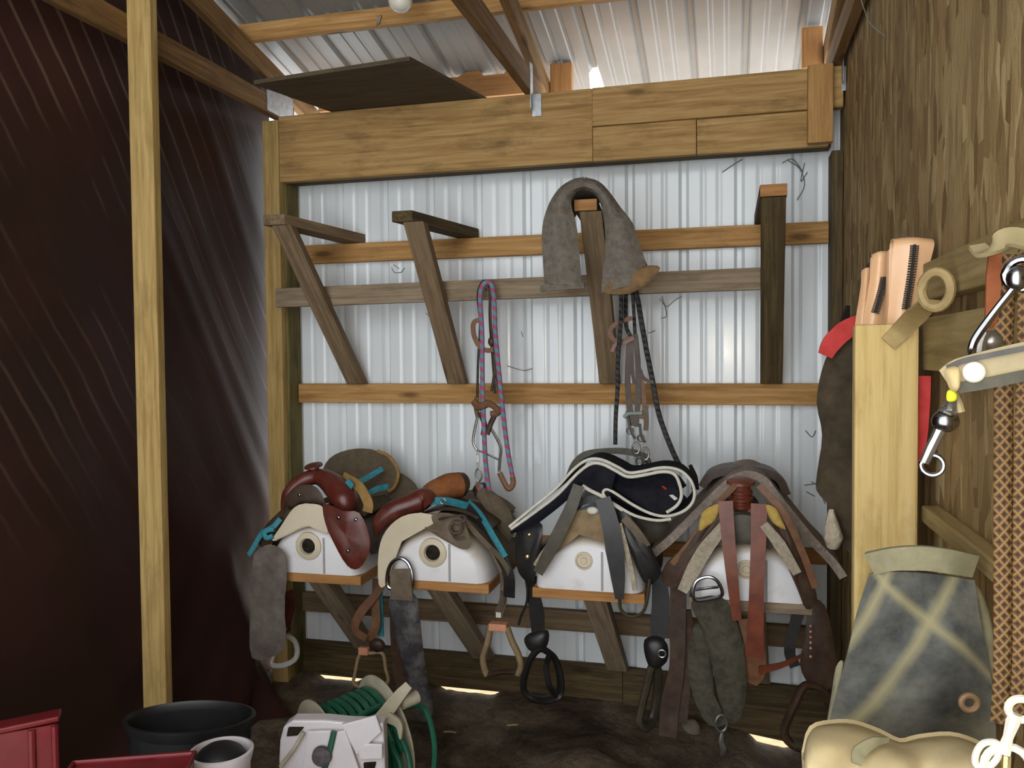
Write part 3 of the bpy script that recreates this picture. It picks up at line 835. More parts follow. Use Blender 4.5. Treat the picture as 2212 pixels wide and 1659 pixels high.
pil('cinch', s1, [(546, 1215, -0.675), (555, 1190, -0.675), (582, 1176, -0.675), (610, 1188, -0.675), (619, 1215, -0.675), (619, 1260, -0.665), (614, 1310, -0.655), (618, 1380, -0.645), (602, 1412, -0.635), (545, 1422, -0.635), (540, 1330, -0.655)], 0.016, M_CINCH, 'wide grey rounded cinch', back=0.012)
strp('stirrup_leather', s1, [(622, 1276, -.42), (626, 1290, -.42), (627, 1310, -.42), (620, 1352, -.42)], [0.05, 0.045, 0.05, 0.03], L_RED)
ball_part('stirrup_knot', s1, (618, 1358, -.42), (0.022, 0.018, 0.02), L_RED)
tb('stirrup', s1, [(620, 1374, -.42), (637, 1386, -.42), (642, 1408, -.42), (635, 1426, -.42), (612, 1437, -.42), (588, 1436, -.42), (590, 1420, -.41), (606, 1376, -.41)], 0.012, M_WHT, True, 'worn white stirrup', 0.8)
strp('stirrup_leather', s1, [(842, 1215, -.4), (822, 1270, -.4), (778, 1325, -.42), (768, 1360, -.42), (792, 1380, -.42)], [0.03, 0.03, 0.04, 0.034, 0.03], L_BR)
strp('stirrup_leather', s1, [(812, 1250, -.39), (812, 1310, -.39), (812, 1352, -.4), (797, 1382, -.4)], [0.03, 0.036, 0.04, 0.03], L_BR)
strp('tie_strap', s1, [(821, 1270, -.36), (820, 1320, -.36), (823, 1374, -.36)], [0.02, 0.034, 0.026], M_TURQ, 0.006, label='turquoise strap end')
ball_part('stirrup_knot', s1, (815, 1394, -.4), (0.036, 0.02, 0.03), L_DK)
tb('stirrup', s1, [(778, 1412, -.4), (800, 1411, -.4), (826, 1412, -.4), (833, 1445, -.4), (837, 1474, -.4), (802, 1488, -.4), (766, 1478, -.4), (767, 1455, -.4)], 0.0075, M_WSTR, True, 'thin bare wooden stirrup')
mb = MB(); c = P(786, 1406, -.4); box(mb, c - V(.022, .012, .016), c + V(.022, .012, .016)); part('stirrup_block', mb, M_COPP, s1, 'peach block', bevel=0.003)

# ------------------------------------------------------------------ saddle 2: dusty, orange roll
s2 = thing('saddle', 'dusty brown saddle with an orange suede roll and dark hanging cinch with a chrome ring', 'saddle', (RK[1][0], -0.3, 0.2), GS)
drape(s2, 'skirt', 1, L_GR, -0.55, -0.07, 0.02, lambda t: 0.2 + 0.04 * t, lambda t: 0.33 + 0.03 * t, 0.01)
drape(s2, 'seat', 1, L_DK, -0.48, -0.12, 0.05, lambda t: 0.15, lambda t: 0.2, 0.012)
mb = MB(); tube(mb, pp([(812, 1158, -.57), (822, 1128, -.58), (850, 1103, -.57), (885, 1090, -.55), (915, 1080, -.53), (928, 1092, -.53)]), [0.008, 0.034, 0.04, 0.04, 0.05, 0.03], 14, 6); part('pommel', mb, L_RED, s2, 'shiny dark red pommel')
mb = MB(); tube(mb, pp([(905, 1083, -.5), (935, 1065, -.45), (968, 1052, -.38), (990, 1048, -.34)]), [0.03, 0.048, 0.056, 0.054], 16, 6); part('seat_roll', mb, L_ORN, s2, 'orange suede roll')
mb = MB(); tube(mb, pp([(990, 1048, -.34), (998, 1047, -.325), (1005, 1048, -.31)]), [0.0545, 0.052, 0.03], 16, 4); part('roll_end', mb, L_DK, s2, 'dark leather roll end')
drape(s2, 'rear_jockey', 1, L_GR, -0.3, -0.1, 0.062, lambda t: 0.1, lambda t: 0.2, 0.01)
pil('front_jockey', s2, [(888, 1122, -0.630), (930, 1108, -0.650), (985, 1112, -0.650), (1008, 1140, -0.650), (1016, 1178, -0.650), (1000, 1187, -0.660), (968, 1172, -0.665), (920, 1142, -0.660)], 0.012, L_GR)
pil('dusty_lining', s2, [(818, 1262, -.655), (818, 1190, -.655), (834, 1146, -.655), (868, 1116, -.655), (912, 1108, -.655), (950, 1120, -.655), (930, 1132, -.655), (890, 1142, -.655), (858, 1172, -.655), (840, 1215, -.655), (834, 1262, -.655)], 0.005, M_POLYS, 'dusty cream lining')
mb = MB(); ring(mb, P(985, 1140, -.682), 0.022, 0.006, (0.2, -1, 0)); part('rosette', mb, L_DK, s2)
tb('tie_string', s2, [(948, 1122, -0.675), (975, 1116, -0.685), (1003, 1114, -0.675), (1004, 1124, -0.675), (985, 1132, -0.685)], 0.004, L_DK)
tb('tie_string', s2, [(975, 1150, -0.685), (985, 1164, -0.685), (1004, 1160, -0.675)], 0.004, L_DK)
strp('breast_strap', s2, [(928, 1083, -.53), (965, 1082, -.5), (1010, 1093, -.45)], 0.03, M_TURQ, 0.006, label='turquoise strap with buckle')
mb = MB(); ring(mb, P(957, 1083, -.535), 0.011, 0.003); part('buckle', mb, M_STEEL, s2)
strp('breast_strap', s2, [(1012, 1085, -.42), (1038, 1112, -.47), (1064, 1155, -.52), (1092, 1203, -.54)], 0.024, M_TURQ, 0.007, label='turquoise strap')
strp('flank_strap', s2, [(1008, 1098, -.45), (1040, 1138, -.49), (1074, 1188, -.52), (1098, 1240, -.52), (1100, 1290, -.5)], 0.045, L_BK, 0.006, label='black strap')
pil('cantle', s2, [(1030, 1066, -.33), (1044, 1054, -.32), (1058, 1060, -.31), (1084, 1078, -.31), (1104, 1108, -.31), (1111, 1146, -.31), (1100, 1168, -.32), (1084, 1158, -.33), (1062, 1120, -.34), (1040, 1090, -.34)], 0.02, L_SEAT, 'grey skirt behind the cantle')
pil('cantle_back', s2, [(1020, 1058, -0.240), (1045, 1042, -0.220), (1062, 1060, -0.210), (1080, 1076, -0.210), (1068, 1102, -0.220), (1050, 1108, -0.250)], 0.02, L_DK)
ball_part('fleece_tuft', s2, (1106, 1154, -.24), (0.022, 0.012, 0.014), M_BIND, 'white fleece tuft')
tb('cinch_ring', s2, [(839, 1268, -.665), (837, 1240, -.665), (846, 1216, -.665), (864, 1206, -.665), (881, 1215, -.665), (890, 1240, -.665), (888, 1268, -.665), (864, 1274, -.665)], 0.0075, M_CHR, True, 'bright chrome cinch ring')
strp('cinch_keeper', s2, [(866, 1229, -.67), (867, 1255, -.675), (870, 1295, -.665)], [0.082, 0.086, 0.088], L_GR, 0.012)
pil('cinch', s2, [(842, 1290, -0.665), (896, 1284, -0.665), (906, 1330, -0.655), (914, 1400, -0.645), (926, 1480, -0.635), (936, 1528, -0.635), (925, 1556, -0.635), (903, 1552, -0.635), (884, 1480, -0.645), (862, 1405, -0.655), (848, 1340, -0.665)], 0.02, M_BLUEGR, 'dark dusty cinch', back=0.012)
strp('latigo', s2, [(858, 1300, -.58), (858, 1370, -.57), (864, 1450, -.56), (872, 1485, -.56)], 0.06, L_DK)
strp('tie_strap', s2, [(1000, 1120, -.6), (1040, 1165, -.6), (1080, 1205, -.55), (1100, 1238, -.52), (1098, 1262, -.5), (1090, 1272, -.5), (1084, 1268, -.5)], 0.02, L_GR, 0.005, (0.4, -1, 0.3))
for q in ([(1074, 1190, -.52), (1084, 1240, -.5), (1084, 1290, -.48), (1072, 1325, -.45)], [(1080, 1190, -.52), (1088, 1260, -.5), (1086, 1300, -.47), (1076, 1328, -.45)], [(1082, 1215, -.5), (1088, 1270, -.48), (1090, 1300, -.46), (1082, 1330, -.45)]):
    strp('stirrup_leather', s2, q, 0.016, L_GR, 0.005)
mb = MB(); c = P(1078, 1327, -.45); box(mb, c - V(.011, .012, .011), c + V(.011, .012, .011)); part('stirrup_bolt', mb, M_BIND, s2, bevel=0.002)
mb = MB(); c = P(1077, 1353, -.45); box(mb, c - V(.037, .022, .015), c + V(.037, .022, .015)); part('stirrup_block', mb, M_COPP, s2, 'peach stirrup block', bevel=0.003)
tb('stirrup', s2, [(1060, 1352, -.45), (1054, 1385, -.45), (1044, 1418, -.45), (1046, 1442, -.45), (1052, 1458, -.45)], 0.013, M_WSTR, flat=1.6)
tb('stirrup', s2, [(1095, 1354, -.45), (1106, 1385, -.45), (1120, 1415, -.45), (1125, 1440, -.45), (1118, 1456, -.45)], 0.013, M_WSTR, flat=1.6)
tb('stirrup_tread', s2, [(1050, 1458, -.45), (1085, 1452, -.45), (1120, 1452, -.45)], 0.011, L_DK, flat=1.6)

# ------------------------------------------------------------------ saddle 3: black, folded blanket on top
s3 = thing('saddle', 'black english saddle with caged black stirrups, under a folded navy blanket', 'saddle', (RK[2][0], -0.3, 0.1), GS)
drape(s3, 'panel', 2, M_FLC, -0.585, -0.12, 0.012, lambda t: 0.27, lambda t: 0.3, 0.012, label='cream flocked panel')
drape(s3, 'saddle_flap', 2, L_BK, -0.56, -0.1, 0.03, lambda t: 0.33 - 0.1 * (t - 0.4) ** 2, lambda t: 0.34 - 0.1 * (t - 0.4) ** 2, 0.008)
mb = MB(); extr(mb, pp([(1228, 1030, -.34), (1240, 1002, -.34), (1262, 982, -.34), (1300, 975, -.34), (1345, 975, -.34), (1388, 985, -.34), (1402, 1004, -.34), (1406, 1036, -.34)]), -0.2, 0.024, 0.9, -0.01); part('cantle', mb, L_OL, s3, 'worn olive seat')
ext('gullet', s3, [(1224, 1116), (1240, 1092), (1268, 1080), (1298, 1082), (1322, 1098), (1334, 1120)], -0.61, -0.3, L_BK, 0.03)
L_TAND = soft('dusty_tan_lining', (120, 100, 74), (150, 130, 100), 0.85, 0.15, 26, 0.2)
pil('lining', s3, [(1168, 1216, -.655), (1196, 1158, -.655), (1226, 1112, -.655), (1268, 1100, -.655), (1306, 1104, -.655), (1322, 1134, -.655), (1330, 1176, -.655), (1306, 1166, -.655), (1252, 1154, -.655), (1212, 1168, -.655), (1184, 1210, -.655)], 0.004, L_TAND, 'dusty tan lining')
ball_part('fleece_tuft', s3, (1280, 1103, -.665), (0.022, 0.012, 0.014), M_BIND, 'white fleece tuft')
pil('saddle_flap', s3, [(1117, 1142, -.56), (1166, 1128, -.57), (1172, 1160, -.58), (1160, 1222, -.57), (1152, 1262, -.56), (1132, 1252, -.55), (1116, 1222, -.55)], 0.014, L_BK)
for q in ((1143, 1155), (1139, 1203)):
    mb = MB(); lathe(mb, [(0.010, 0), (0.009, 0.004), (0.004, 0.007)], P(q[0], q[1], -0.577), (0, -1, 0), 16); part('rivet', mb, M_BRASS, s3, 'brass rivet')
strp('girth_strap', s3, [(1250, 1048, -0.685), (1232, 1100, -0.695), (1198, 1170, -0.695), (1162, 1238, -0.685)], [0.04, 0.046, 0.05, 0.038], L_OL)
strp('girth_strap', s3, [(1302, 1076, -0.685), (1318, 1130, -0.695), (1328, 1190, -0.695), (1335, 1250, -0.690), (1338, 1294, -0.685)], [0.056, 0.062, 0.066, 0.05, 0.03], L_BK)
strp('billet', s3, [(1294, 1092, -.645), (1300, 1130, -.65), (1288, 1162, -.645)], 0.018, L_OL)
tb('girth_loop', s3, [(1338, 1290, -.67), (1341, 1316, -.67), (1360, 1331, -.67), (1384, 1326, -.67), (1396, 1304, -.67), (1404, 1250, -.66)], 0.006, L_OL, flat=1.8)
pil('knee_roll', s3, [(1334, 1104, -0.650), (1362, 1116, -0.660), (1396, 1162, -0.660), (1420, 1212, -0.650), (1428, 1240, -0.640), (1404, 1264, -0.640), (1384, 1246, -0.650), (1364, 1196, -0.660), (1344, 1150, -0.660)], 0.018, L_BK)
strp('panel_edge', s3, [(1348, 1118, -0.667), (1374, 1146, -0.672), (1398, 1180, -0.662)], 0.03, L_GR, 0.012)
strp('panel_edge', s3, [(1338, 1130, -0.677), (1358, 1205, -0.677), (1372, 1275, -0.672)], 0.018, M_FLC, 0.008)
strp('panel_edge', s3, [(1222, 1126, -0.667), (1190, 1176, -0.672), (1160, 1222, -0.667)], 0.03, M_FLC, 0.008)
pil('rear_flap', s3, [(1364, 1112, -0.500), (1434, 1122, -0.480), (1448, 1142, -0.480), (1422, 1168, -0.490), (1394, 1174, -0.500), (1376, 1150, -0.500)], 0.012, L_OL)
strp('billet', s3, [(1491, 1004, -0.300), (1499, 1030, -0.300), (1502, 1058, -0.310)], [0.012, 0.028, 0.03], L_BK, 0.006, (0.5, -1, 0))
strp('stirrup_leather', s3, [(1146, 1245, -.5), (1154, 1290, -.48), (1160, 1330, -.47), (1162, 1372, -.46)], [0.05, 0.055, 0.06, 0.05], L_BK)
tb('stirrup_leather', s3, [(1140, 1255, -.5), (1138, 1300, -.49), (1126, 1330, -.48), (1120, 1350, -.48)], 0.005, L_BK)
tb('stirrup_leather', s3, [(1162, 1265, -0.470), (1166, 1310, -0.460), (1168, 1360, -0.460)], 0.008, L_BK)
pil('stirrup_knot', s3, [(1132, 1380, -.46), (1152, 1364, -.46), (1184, 1362, -.46), (1182, 1395, -.46), (1160, 1408, -.46), (1142, 1404, -.46)], 0.026, L_BK)
tb('stirrup', s3, [(1166, 1402, -.46), (1146, 1424, -.47), (1133, 1462, -.48), (1132, 1490, -.48), (1150, 1508, -.48), (1178, 1512, -.45), (1206, 1502, -.42), (1211, 1472, -.42), (1202, 1430, -.43), (1188, 1412, -.45)], 0.0135, L_BK, True, flat=1.6)
tb('stirrup_cage', s3, [(1188, 1412, -.46), (1180, 1440, -.53), (1186, 1480, -.55), (1200, 1500, -.5)], 0.012, L_BK, flat=1.4)
strp('stirrup_leather', s3, [(1422, 1235, -0.460), (1427, 1290, -0.460), (1425, 1340, -0.460), (1420, 1385, -0.460)], [0.05, 0.066, 0.07, 0.05], L_BK)
pil('stirrup_knot', s3, [(1392, 1382, -.47), (1420, 1375, -.47), (1442, 1392, -.47), (1440, 1430, -.47), (1410, 1446, -.47), (1394, 1420, -.47)], 0.026, L_BK)
mb = MB(); ring(mb, P(1430, 1412, -.51), 0.014, 0.004); part('buckle', mb, M_STEEL, s3)
tb('stirrup', s3, [(1408, 1440, -.46), (1398, 1480, -.46), (1386, 1530, -.46), (1382, 1556, -.46), (1396, 1570, -.42), (1410, 1552, -.36), (1420, 1500, -.36), (1420, 1450, -.42)], 0.015, L_OL, True, flat=1.5)

# folded blanket on the black saddle
bl = thing('saddle_blanket', 'folded black-navy blanket with cream binding lying on the black saddle', 'blanket', (RK[2][0], -0.4, 0.98))
prof = [(1100, 1138), (1150, 1097), (1200, 1056), (1240, 1013), (1270, 993), (1300, 993), (1335, 1009), (1358, 1021), (1388, 1018), (1430, 1010), (1466, 1015), (1490, 1035), (1500, 1060), (1496, 1085), (1475, 1105), (1440, 1115), (1405, 1109), (1365, 1089), (1330, 1066), (1312, 1057), (1303, 1063), (1310, 1077), (1334, 1093), (1372, 1114), (1418, 1124), (1450, 1121)]
mb = MB(); extr(mb, [P(x, y, -0.655) for x, y in prof], -0.5, 0.009, 0.97, 0.005, 4, 3); part('blanket_cloth', mb, M_NAVY, bl)
def q3(L, y): return [P(a, b, y) for a, b in L]
up_ = [(1106, 1138), (1160, 1101), (1205, 1066), (1246, 1023), (1276, 1001), (1302, 1002), (1332, 1017)]
lo_ = [(1103, 1152), (1150, 1136), (1192, 1106), (1224, 1080), (1252, 1052), (1280, 1062), (1316, 1080)]
mb = MB(); loft(mb, [q3(up_, -.652), [((P(*a, -.66) + P(*b, -.66)) / 2) for a, b in zip(up_, lo_)], q3(lo_, -.645)], 0.008, 4, 4); part('blanket_fold', mb, M_NAVY, bl)
up_ = [(1300, 1002), (1330, 1017), (1357, 1030), (1390, 1027), (1430, 1020), (1462, 1026), (1482, 1050)]
lo_ = [(1278, 1060), (1325, 1073), (1362, 1094), (1395, 1108), (1432, 1110), (1462, 1098), (1482, 1074)]
md_ = [(1300, 1035), (1332, 1044), (1358, 1060), (1392, 1064), (1430, 1062), (1456, 1060), (1470, 1060)]
mb = MB(); loft(mb, [q3(up_, -.645), q3(md_, -.60), q3(lo_, -.64)], 0.008, 4, 4); part('blanket_fold', mb, M_NAVY, bl)
def bind(L, y, r=0.0055, **k):
    mb = MB(); tube(mb, q3(L, y), r, 8, 4, **k); part('binding', mb, M_BIND, bl, 'cream binding')
bind(prof, -.658)
bind([(1104, 1143), (1160, 1103), (1206, 1067), (1247, 1023), (1277, 1002), (1302, 1003), (1332, 1018), (1357, 1030), (1392, 1026), (1430, 1019), (1456, 1024), (1468, 1046), (1472, 1072), (1462, 1092), (1440, 1107)], -.662, 0.006)
bind([(1258, 1049), (1276, 1060), (1300, 1072), (1322, 1088), (1345, 1102)], -.66, 0.007)
for c, mt, l, w in (((1435, 1054), (150, 40, 34), 'small red tag', 0.011), ((1455, 1075), (206, 204, 196), 'small white tag', 0.016)):
    mb = MB(); p = P(c[0], c[1], -.622); plate(mb, [p + V(-w, 0, w * .5), p + V(-w * .2, -0.001, w * .7), p + V(w, 0, -w * .2), p + V(w * .3, 0, -w * .7)], (0, 0.003, 0)); part('tag', mb, soft('tag_cloth', mt, mt, 0.8, 0.2, 20, 0), bl, l, smooth=False)

# ------------------------------------------------------------------ saddle 4: fleece pad, latigo straps
s4 = thing('saddle', 'dark brown saddle with two red-brown hanging straps and grey fleece, rightmost on the racks', 'saddle', (RK[3][0], -0.3, 0.1), GS)
drape(s4, 'panel', 3, M_FLC, -0.57, -0.12, 0.012, lambda t: 0.24, lambda t: 0.26, 0.014, label='cream panel')
ext('fleece_pad', s4, [(1412, 1196), (1446, 1168), (1486, 1128), (1530, 1084), (1566, 1050), (1590, 1032), (1622, 1026), (1650, 1038), (1672, 1066), (1712, 1116), (1756, 1170), (1798, 1214), (1822, 1248)], -0.5, -0.15, M_FLP, 0.03, label='grey-pink fleece pad', nu=3)
mb = MB(); extr(mb, pp([(1516, 1052, -.38), (1530, 1032, -.38), (1560, 1020, -.38), (1605, 1016, -.38), (1650, 1020, -.38), (1684, 1036, -.38), (1700, 1070, -.38)]), -0.1, 0.03, 0.95, -0.015); part('seat', mb, L_DK, s4)
pil('skirt', s4, [(1578, 1082, -0.645), (1545, 1102, -0.655), (1508, 1140, -0.655), (1480, 1180, -0.645), (1440, 1215, -0.625), (1428, 1252, -0.615), (1452, 1270, -0.625), (1480, 1250, -0.645), (1500, 1215, -0.655), (1535, 1170, -0.665), (1566, 1128, -0.665)], 0.012, L_DK)
pil('skirt', s4, [(1656, 1074, -0.675), (1692, 1118, -0.685), (1722, 1180, -0.675), (1750, 1245, -0.665), (1766, 1300, -0.655), (1742, 1316, -0.655), (1722, 1272, -0.675), (1694, 1208, -0.685), (1664, 1140, -0.695)], 0.012, L_DK)
strp('skirt_binding', s4, [(1588, 1048, -0.635), (1540, 1100, -0.660), (1500, 1160, -0.655), (1452, 1218, -0.635)], 0.02, L_BR, 0.006)
strp('skirt_binding', s4, [(1640, 1048, -0.670), (1690, 1105, -0.690), (1728, 1180, -0.680), (1762, 1270, -0.670)], 0.024, L_BR, 0.006)
strp('panel_edge', s4, [(1566, 1132, -0.660), (1525, 1184, -0.665), (1498, 1230, -0.665), (1474, 1276, -0.665)], [0.035, 0.05, 0.05, 0.035], M_FLC, 0.02, label='cream panel edge')
strp('panel_edge', s4, [(1650, 1132, -0.695), (1684, 1176, -0.700), (1722, 1238, -0.695)], [0.03, 0.04, 0.03], M_FLC, 0.016, label='cream panel edge')
pil('lining', s4, [(1552, 1176, -.65), (1560, 1136, -.65), (1578, 1116, -.65), (1608, 1112, -.65), (1636, 1120, -.65), (1656, 1146, -.65), (1668, 1186, -.65), (1640, 1180, -.65), (1606, 1174, -.65), (1576, 1178, -.65)], 0.004, L_OL, 'olive lining')
pil('felt_pad', s4, [(1510, 1146, -0.670), (1516, 1110, -0.670), (1536, 1094, -0.670), (1556, 1090, -0.665), (1546, 1122, -0.670), (1530, 1136, -0.670)], 0.012, M_YEL, 'yellow felt')
pil('felt_pad', s4, [(1654, 1092, -0.700), (1676, 1098, -0.705), (1692, 1128, -0.705), (1696, 1144, -0.705), (1668, 1128, -0.705)], 0.012, M_YEL, 'yellow felt')
mb = MB(); c = P(1600, 1086, -.585); lathe(mb, [(0.036, -0.02), (0.044, -0.012), (0.044, -0.004), (0.037, 0.0), (0.037, 0.008), (0.043, 0.012), (0.043, 0.022), (0.036, 0.026), (0.036, 0.034), (0.041, 0.038), (0.041, 0.046), (0.033, 0.052), (0.034, 0.066), (0.05, 0.072), (0.049, 0.082), (0.03, 0.09)], c, (0, -0.12, 1), 28); part('pommel', mb, L_LAT, s4, 'wrapped red-brown horn')
ext('gullet', s4, [(1560, 1124), (1572, 1104), (1600, 1095), (1630, 1104), (1642, 1124)], -0.61, -0.35, L_LAT, 0.022)
strp('latigo', s4, [(1567, 1082, -0.690), (1573, 1160, -0.700), (1582, 1250, -0.700), (1592, 1340, -0.685)], [0.05, 0.046, 0.04, 0.03], L_LAT, 0.005, label='red-brown hanging strap')
strp('latigo', s4, [(1640, 1088, -0.690), (1638, 1180, -0.700), (1634, 1290, -0.700), (1630, 1420, -0.675)], [0.055, 0.05, 0.05, 0.06], L_LAT, 0.005, label='red-brown hanging strap')
strp('latigo', s4, [(1620, 1335, -.6), (1630, 1390, -.6), (1628, 1450, -.59), (1620, 1475, -.58)], [0.085, 0.075, 0.08, 0.05], L_BR, 0.006)
strp('connector', s4, [(1640, 1448, -.61), (1690, 1436, -.56), (1732, 1416, -.5)], [0.03, 0.02, 0.012], L_LAT, 0.005)
strp('stirrup_leather', s4, [(1466, 1262, -.53), (1464, 1340, -.52), (1462, 1440, -.51), (1448, 1520, -.5), (1442, 1590, -.5)], [0.06, 0.06, 0.055, 0.07, 0.065], L_DK, 0.014)
strp('stirrup_leather', s4, [(1484, 1318, -.52), (1488, 1360, -.5), (1482, 1450, -.49), (1470, 1560, -.49)], [0.03, 0.034, 0.04, 0.05], L_DK, 0.012)
tb('cinch_ring', s4, [(1502, 1296, -.68), (1498, 1274, -.68), (1506, 1254, -.68), (1530, 1246, -.68), (1550, 1256, -.68), (1560, 1284, -.68), (1534, 1294, -.68)], 0.0065, M_CHR, True, 'chrome cinch buckle')
tb('cinch_ring', s4, [(1502, 1274, -.68), (1530, 1270, -.685), (1552, 1268, -.68)], 0.005, M_CHR, label='chrome cross bar')
pil('cinch', s4, [(1493, 1300, -.64), (1556, 1288, -.64), (1588, 1335, -.63), (1606, 1400, -.62), (1613, 1480, -.61), (1602, 1545, -.6), (1575, 1562, -.6), (1550, 1500, -.61), (1535, 1420, -.62), (1512, 1350, -.63)], 0.018, M_OLCIN, 'dusty olive cinch', back=0.012)
pil('cinch', s4, [(1500, 1350, -.56), (1528, 1365, -.56), (1538, 1430, -.56), (1546, 1500, -.56), (1570, 1560, -.56), (1530, 1566, -.56), (1496, 1500, -.56), (1486, 1420, -.56)], 0.016, M_OLCIN, back=0.012)
mb = MB(); ring(mb, P(1558, 1562, -.6), 0.026, 0.005, (0.3, -1, 0), sx=0.8, sz=1.2); part('cinch_ring', mb, M_STEEL, s4)
tb('snap', s4, [(1560, 1582, -.6), (1558, 1600, -.6), (1563, 1618, -.6), (1558, 1632, -.6)], [0.006, 0.012, 0.014, 0.006], M_STEEL)
pil('fender', s4, [(1750, 1300, -0.470), (1782, 1308, -0.470), (1802, 1390, -0.460), (1808, 1460, -0.450), (1784, 1492, -0.450), (1748, 1478, -0.450), (1728, 1436, -0.460), (1738, 1375, -0.470)], 0.012, L_DK)
for k in range(6):
    mb = MB(); lathe(mb, [(0.005, 0), (0.004, 0.003), (0.002, 0.004)], P(1751, 1352 + k * 12 + (k == 5) * 6, -0.478), (0, -1, 0), 10); part('stud', mb, M_COPP, s4, 'small copper stud')
strp('fender_lining', s4, [(1728, 1312, -.43), (1712, 1370, -.43), (1706, 1410, -.43), (1718, 1440, -.43)], 0.04, L_BK)
tb('stirrup', s4, [(1738, 1482, -.45), (1722, 1510, -.46), (1706, 1545, -.47), (1694, 1582, -.47), (1712, 1608, -.47), (1755, 1616, -.44), (1792, 1598, -.4), (1800, 1560, -.39), (1790, 1510, -.41), (1768, 1484, -.44)], 0.016, L_DK, True, flat=1.6)
tb('stirrup_tread', s4, [(1712, 1606, -.47), (1755, 1612, -.44), (1792, 1596, -.4)], 0.02, L_OL, flat=1.6)

# ------------------------------------------------------------------ felt pad on the third bracket
fp = thing('saddle_pad', 'grey wool felt pad draped over the third wall bracket', 'saddle pad', (-0.5, -0.35, 1.8))
mid = [(1192, 612), (1187, 520), (1198, 458), (1226, 416), (1262, 400), (1298, 418), (1330, 466), (1360, 525), (1384, 584)]
mb = MB(); extr(mb, [P(x, y, -.545) for x, y in mid], -0.27, 0.03, 1.0, 0.0, 4, 4); part('felt', mb, M_FELT, fp)
lo_ = [(1180, 614), (1174, 508), (1186, 452), (1210, 412), (1238, 393), (1262, 388)]
hi_ = [(1255, 616), (1245, 500), (1231, 446), (1233, 424), (1246, 409), (1262, 403)]
mb = MB(); loft(mb, [q3(lo_, -.55), [(P(*a, -.585) + P(*b, -.585)) / 2 for a, b in zip(lo_, hi_)], q3(hi_, -.555)], 0.02, 4, 4); part('front_edge', mb, M_FELT, fp)
lo_ = [(1262, 388), (1291, 397), (1313, 419), (1336, 450), (1363, 484), (1377, 526), (1390, 562), (1396, 606)]
hi_ = [(1262, 403), (1284, 412), (1300, 432), (1308, 468), (1311, 500), (1311, 551), (1305, 590), (1302, 634)]
mb = MB(); loft(mb, [q3(lo_, -.55), [(P(*a, -.588) + P(*b, -.588)) / 2 for a, b in zip(lo_, hi_)], q3(hi_, -.558)], 0.02, 4, 4); part('front_edge', mb, M_FELT, fp)
M_FBR = soft('brown_felt_lining', (112, 88, 60), (142, 112, 76), 0.95, 0.05, 40, 0.6, dust=(104, 94, 82), dustamt=0.6)
pil('turned_corner', fp, [(1304, 632, -.575), (1345, 636, -.58), (1370, 630, -.58), (1402, 610, -.575), (1426, 578, -.57), (1396, 574, -.565), (1352, 588, -.575), (1320, 604, -.58)], 0.016, M_FBR, 'brown turned-up corner')
strp('hem', fp, [(1168, 624, -.575), (1215, 620, -.58), (1262, 617, -.575)], 0.022, M_FELT, 0.016)

# ------------------------------------------------------------------ bridles on the wall
def rope_mat(name, c1, c2, freq, c3=None):
    s = NT(name)
    a = s.n('ShaderNodeAttribute', attribute_name='gc'); x = s.n('ShaderNodeSeparateXYZ'); s.l(a.outputs['Vector'], x.inputs[0])
    m1 = s.n('ShaderNodeMath', operation='MULTIPLY'); s.l(x.outputs['X'], m1.inputs[0]); m1.inputs[1].default_value = freq
    m2 = s.n('ShaderNodeMath', operation='ADD'); s.l(m1.outputs[0], m2.inputs[0]); s.l(x.outputs['Y'], m2.inputs[1])
    m3 = s.n('ShaderNodeMath', operation='FRACT'); s.l(m2.outputs[0], m3.inputs[0])
    st = [(0.0, lin(c1)), (0.46, lin(c1)), (0.5, lin(c2)), (0.96, lin(c2)), (1.0, lin(c1))]
    if c3: st = [(0.0, lin(c1)), (0.4, lin(c1)), (0.45, lin(c2)), (0.7, lin(c2)), (0.75, lin(c3)), (1.0, lin(c3))]
    c = s.ramp(m3.outputs[0], st)
    n = s.noise(s.gc((1, 1, 1), attr=False), 60, 4, 0.6)
    c = s.mix(s.ramp(n, [(0.4, BW(0)), (0.8, BW(0.5))]), c, lin((110, 104, 100)))
    s.bump(n, 0.3, 0.003)
    return s.fin(c, 0.75, 0.2)
M_ROPE = rope_mat('pink_blue_rope', (176, 76, 112), (92, 144, 160), 26)
M_BROPE = rope_mat('black_flecked_rope', (26, 27, 28), (60, 62, 62), 40)
YB = -0.285
def pb(L, y=YB): return [(a, b, y) for a, b in L]
h1 = thing('bridle', 'bridle with pink and blue rope reins hung from the grey brace rail', 'bridle', P(1050, 1050, YB))
tb('reins', h1, pb([(1057, 1064), (1054, 1042), (1048, 985), (1044, 884), (1042, 816), (1041, 715), (1037, 650), (1041, 620), (1052, 610), (1063, 618), (1068, 660), (1070, 720), (1079, 816), (1088, 904), (1097, 975), (1107, 1030)], -.30), 0.0105, M_ROPE, label='pink and blue rope reins')
tb('reins', h1, pb([(1041, 1046), (1038, 1060), (1034, 1074)], -.31), 0.010, M_ROPE, label='pink and blue rope reins')
tb('rein_popper', h1, pb([(1107, 1030), (1108, 1046), (1099, 1056), (1090, 1044), (1079, 1021)], -.30), 0.012, L_BR, label='brown leather rein end', flat=0.6)
tb('headstall', h1, pb([(1031, 862), (1033, 780), (1037, 700), (1032, 640), (1040, 612), (1052, 607), (1058, 622), (1058, 690), (1063, 760), (1070, 850)], -.275), 0.0055, L_BK)
tb('headstall', h1, pb([(1058, 620), (1060, 700), (1066, 745), (1068, 800), (1062, 845)], -.28), 0.006, L_DK)
tb('headstall', h1, pb([(1068, 780), (1076, 840), (1088, 860)], -.28), 0.004, L_DK)
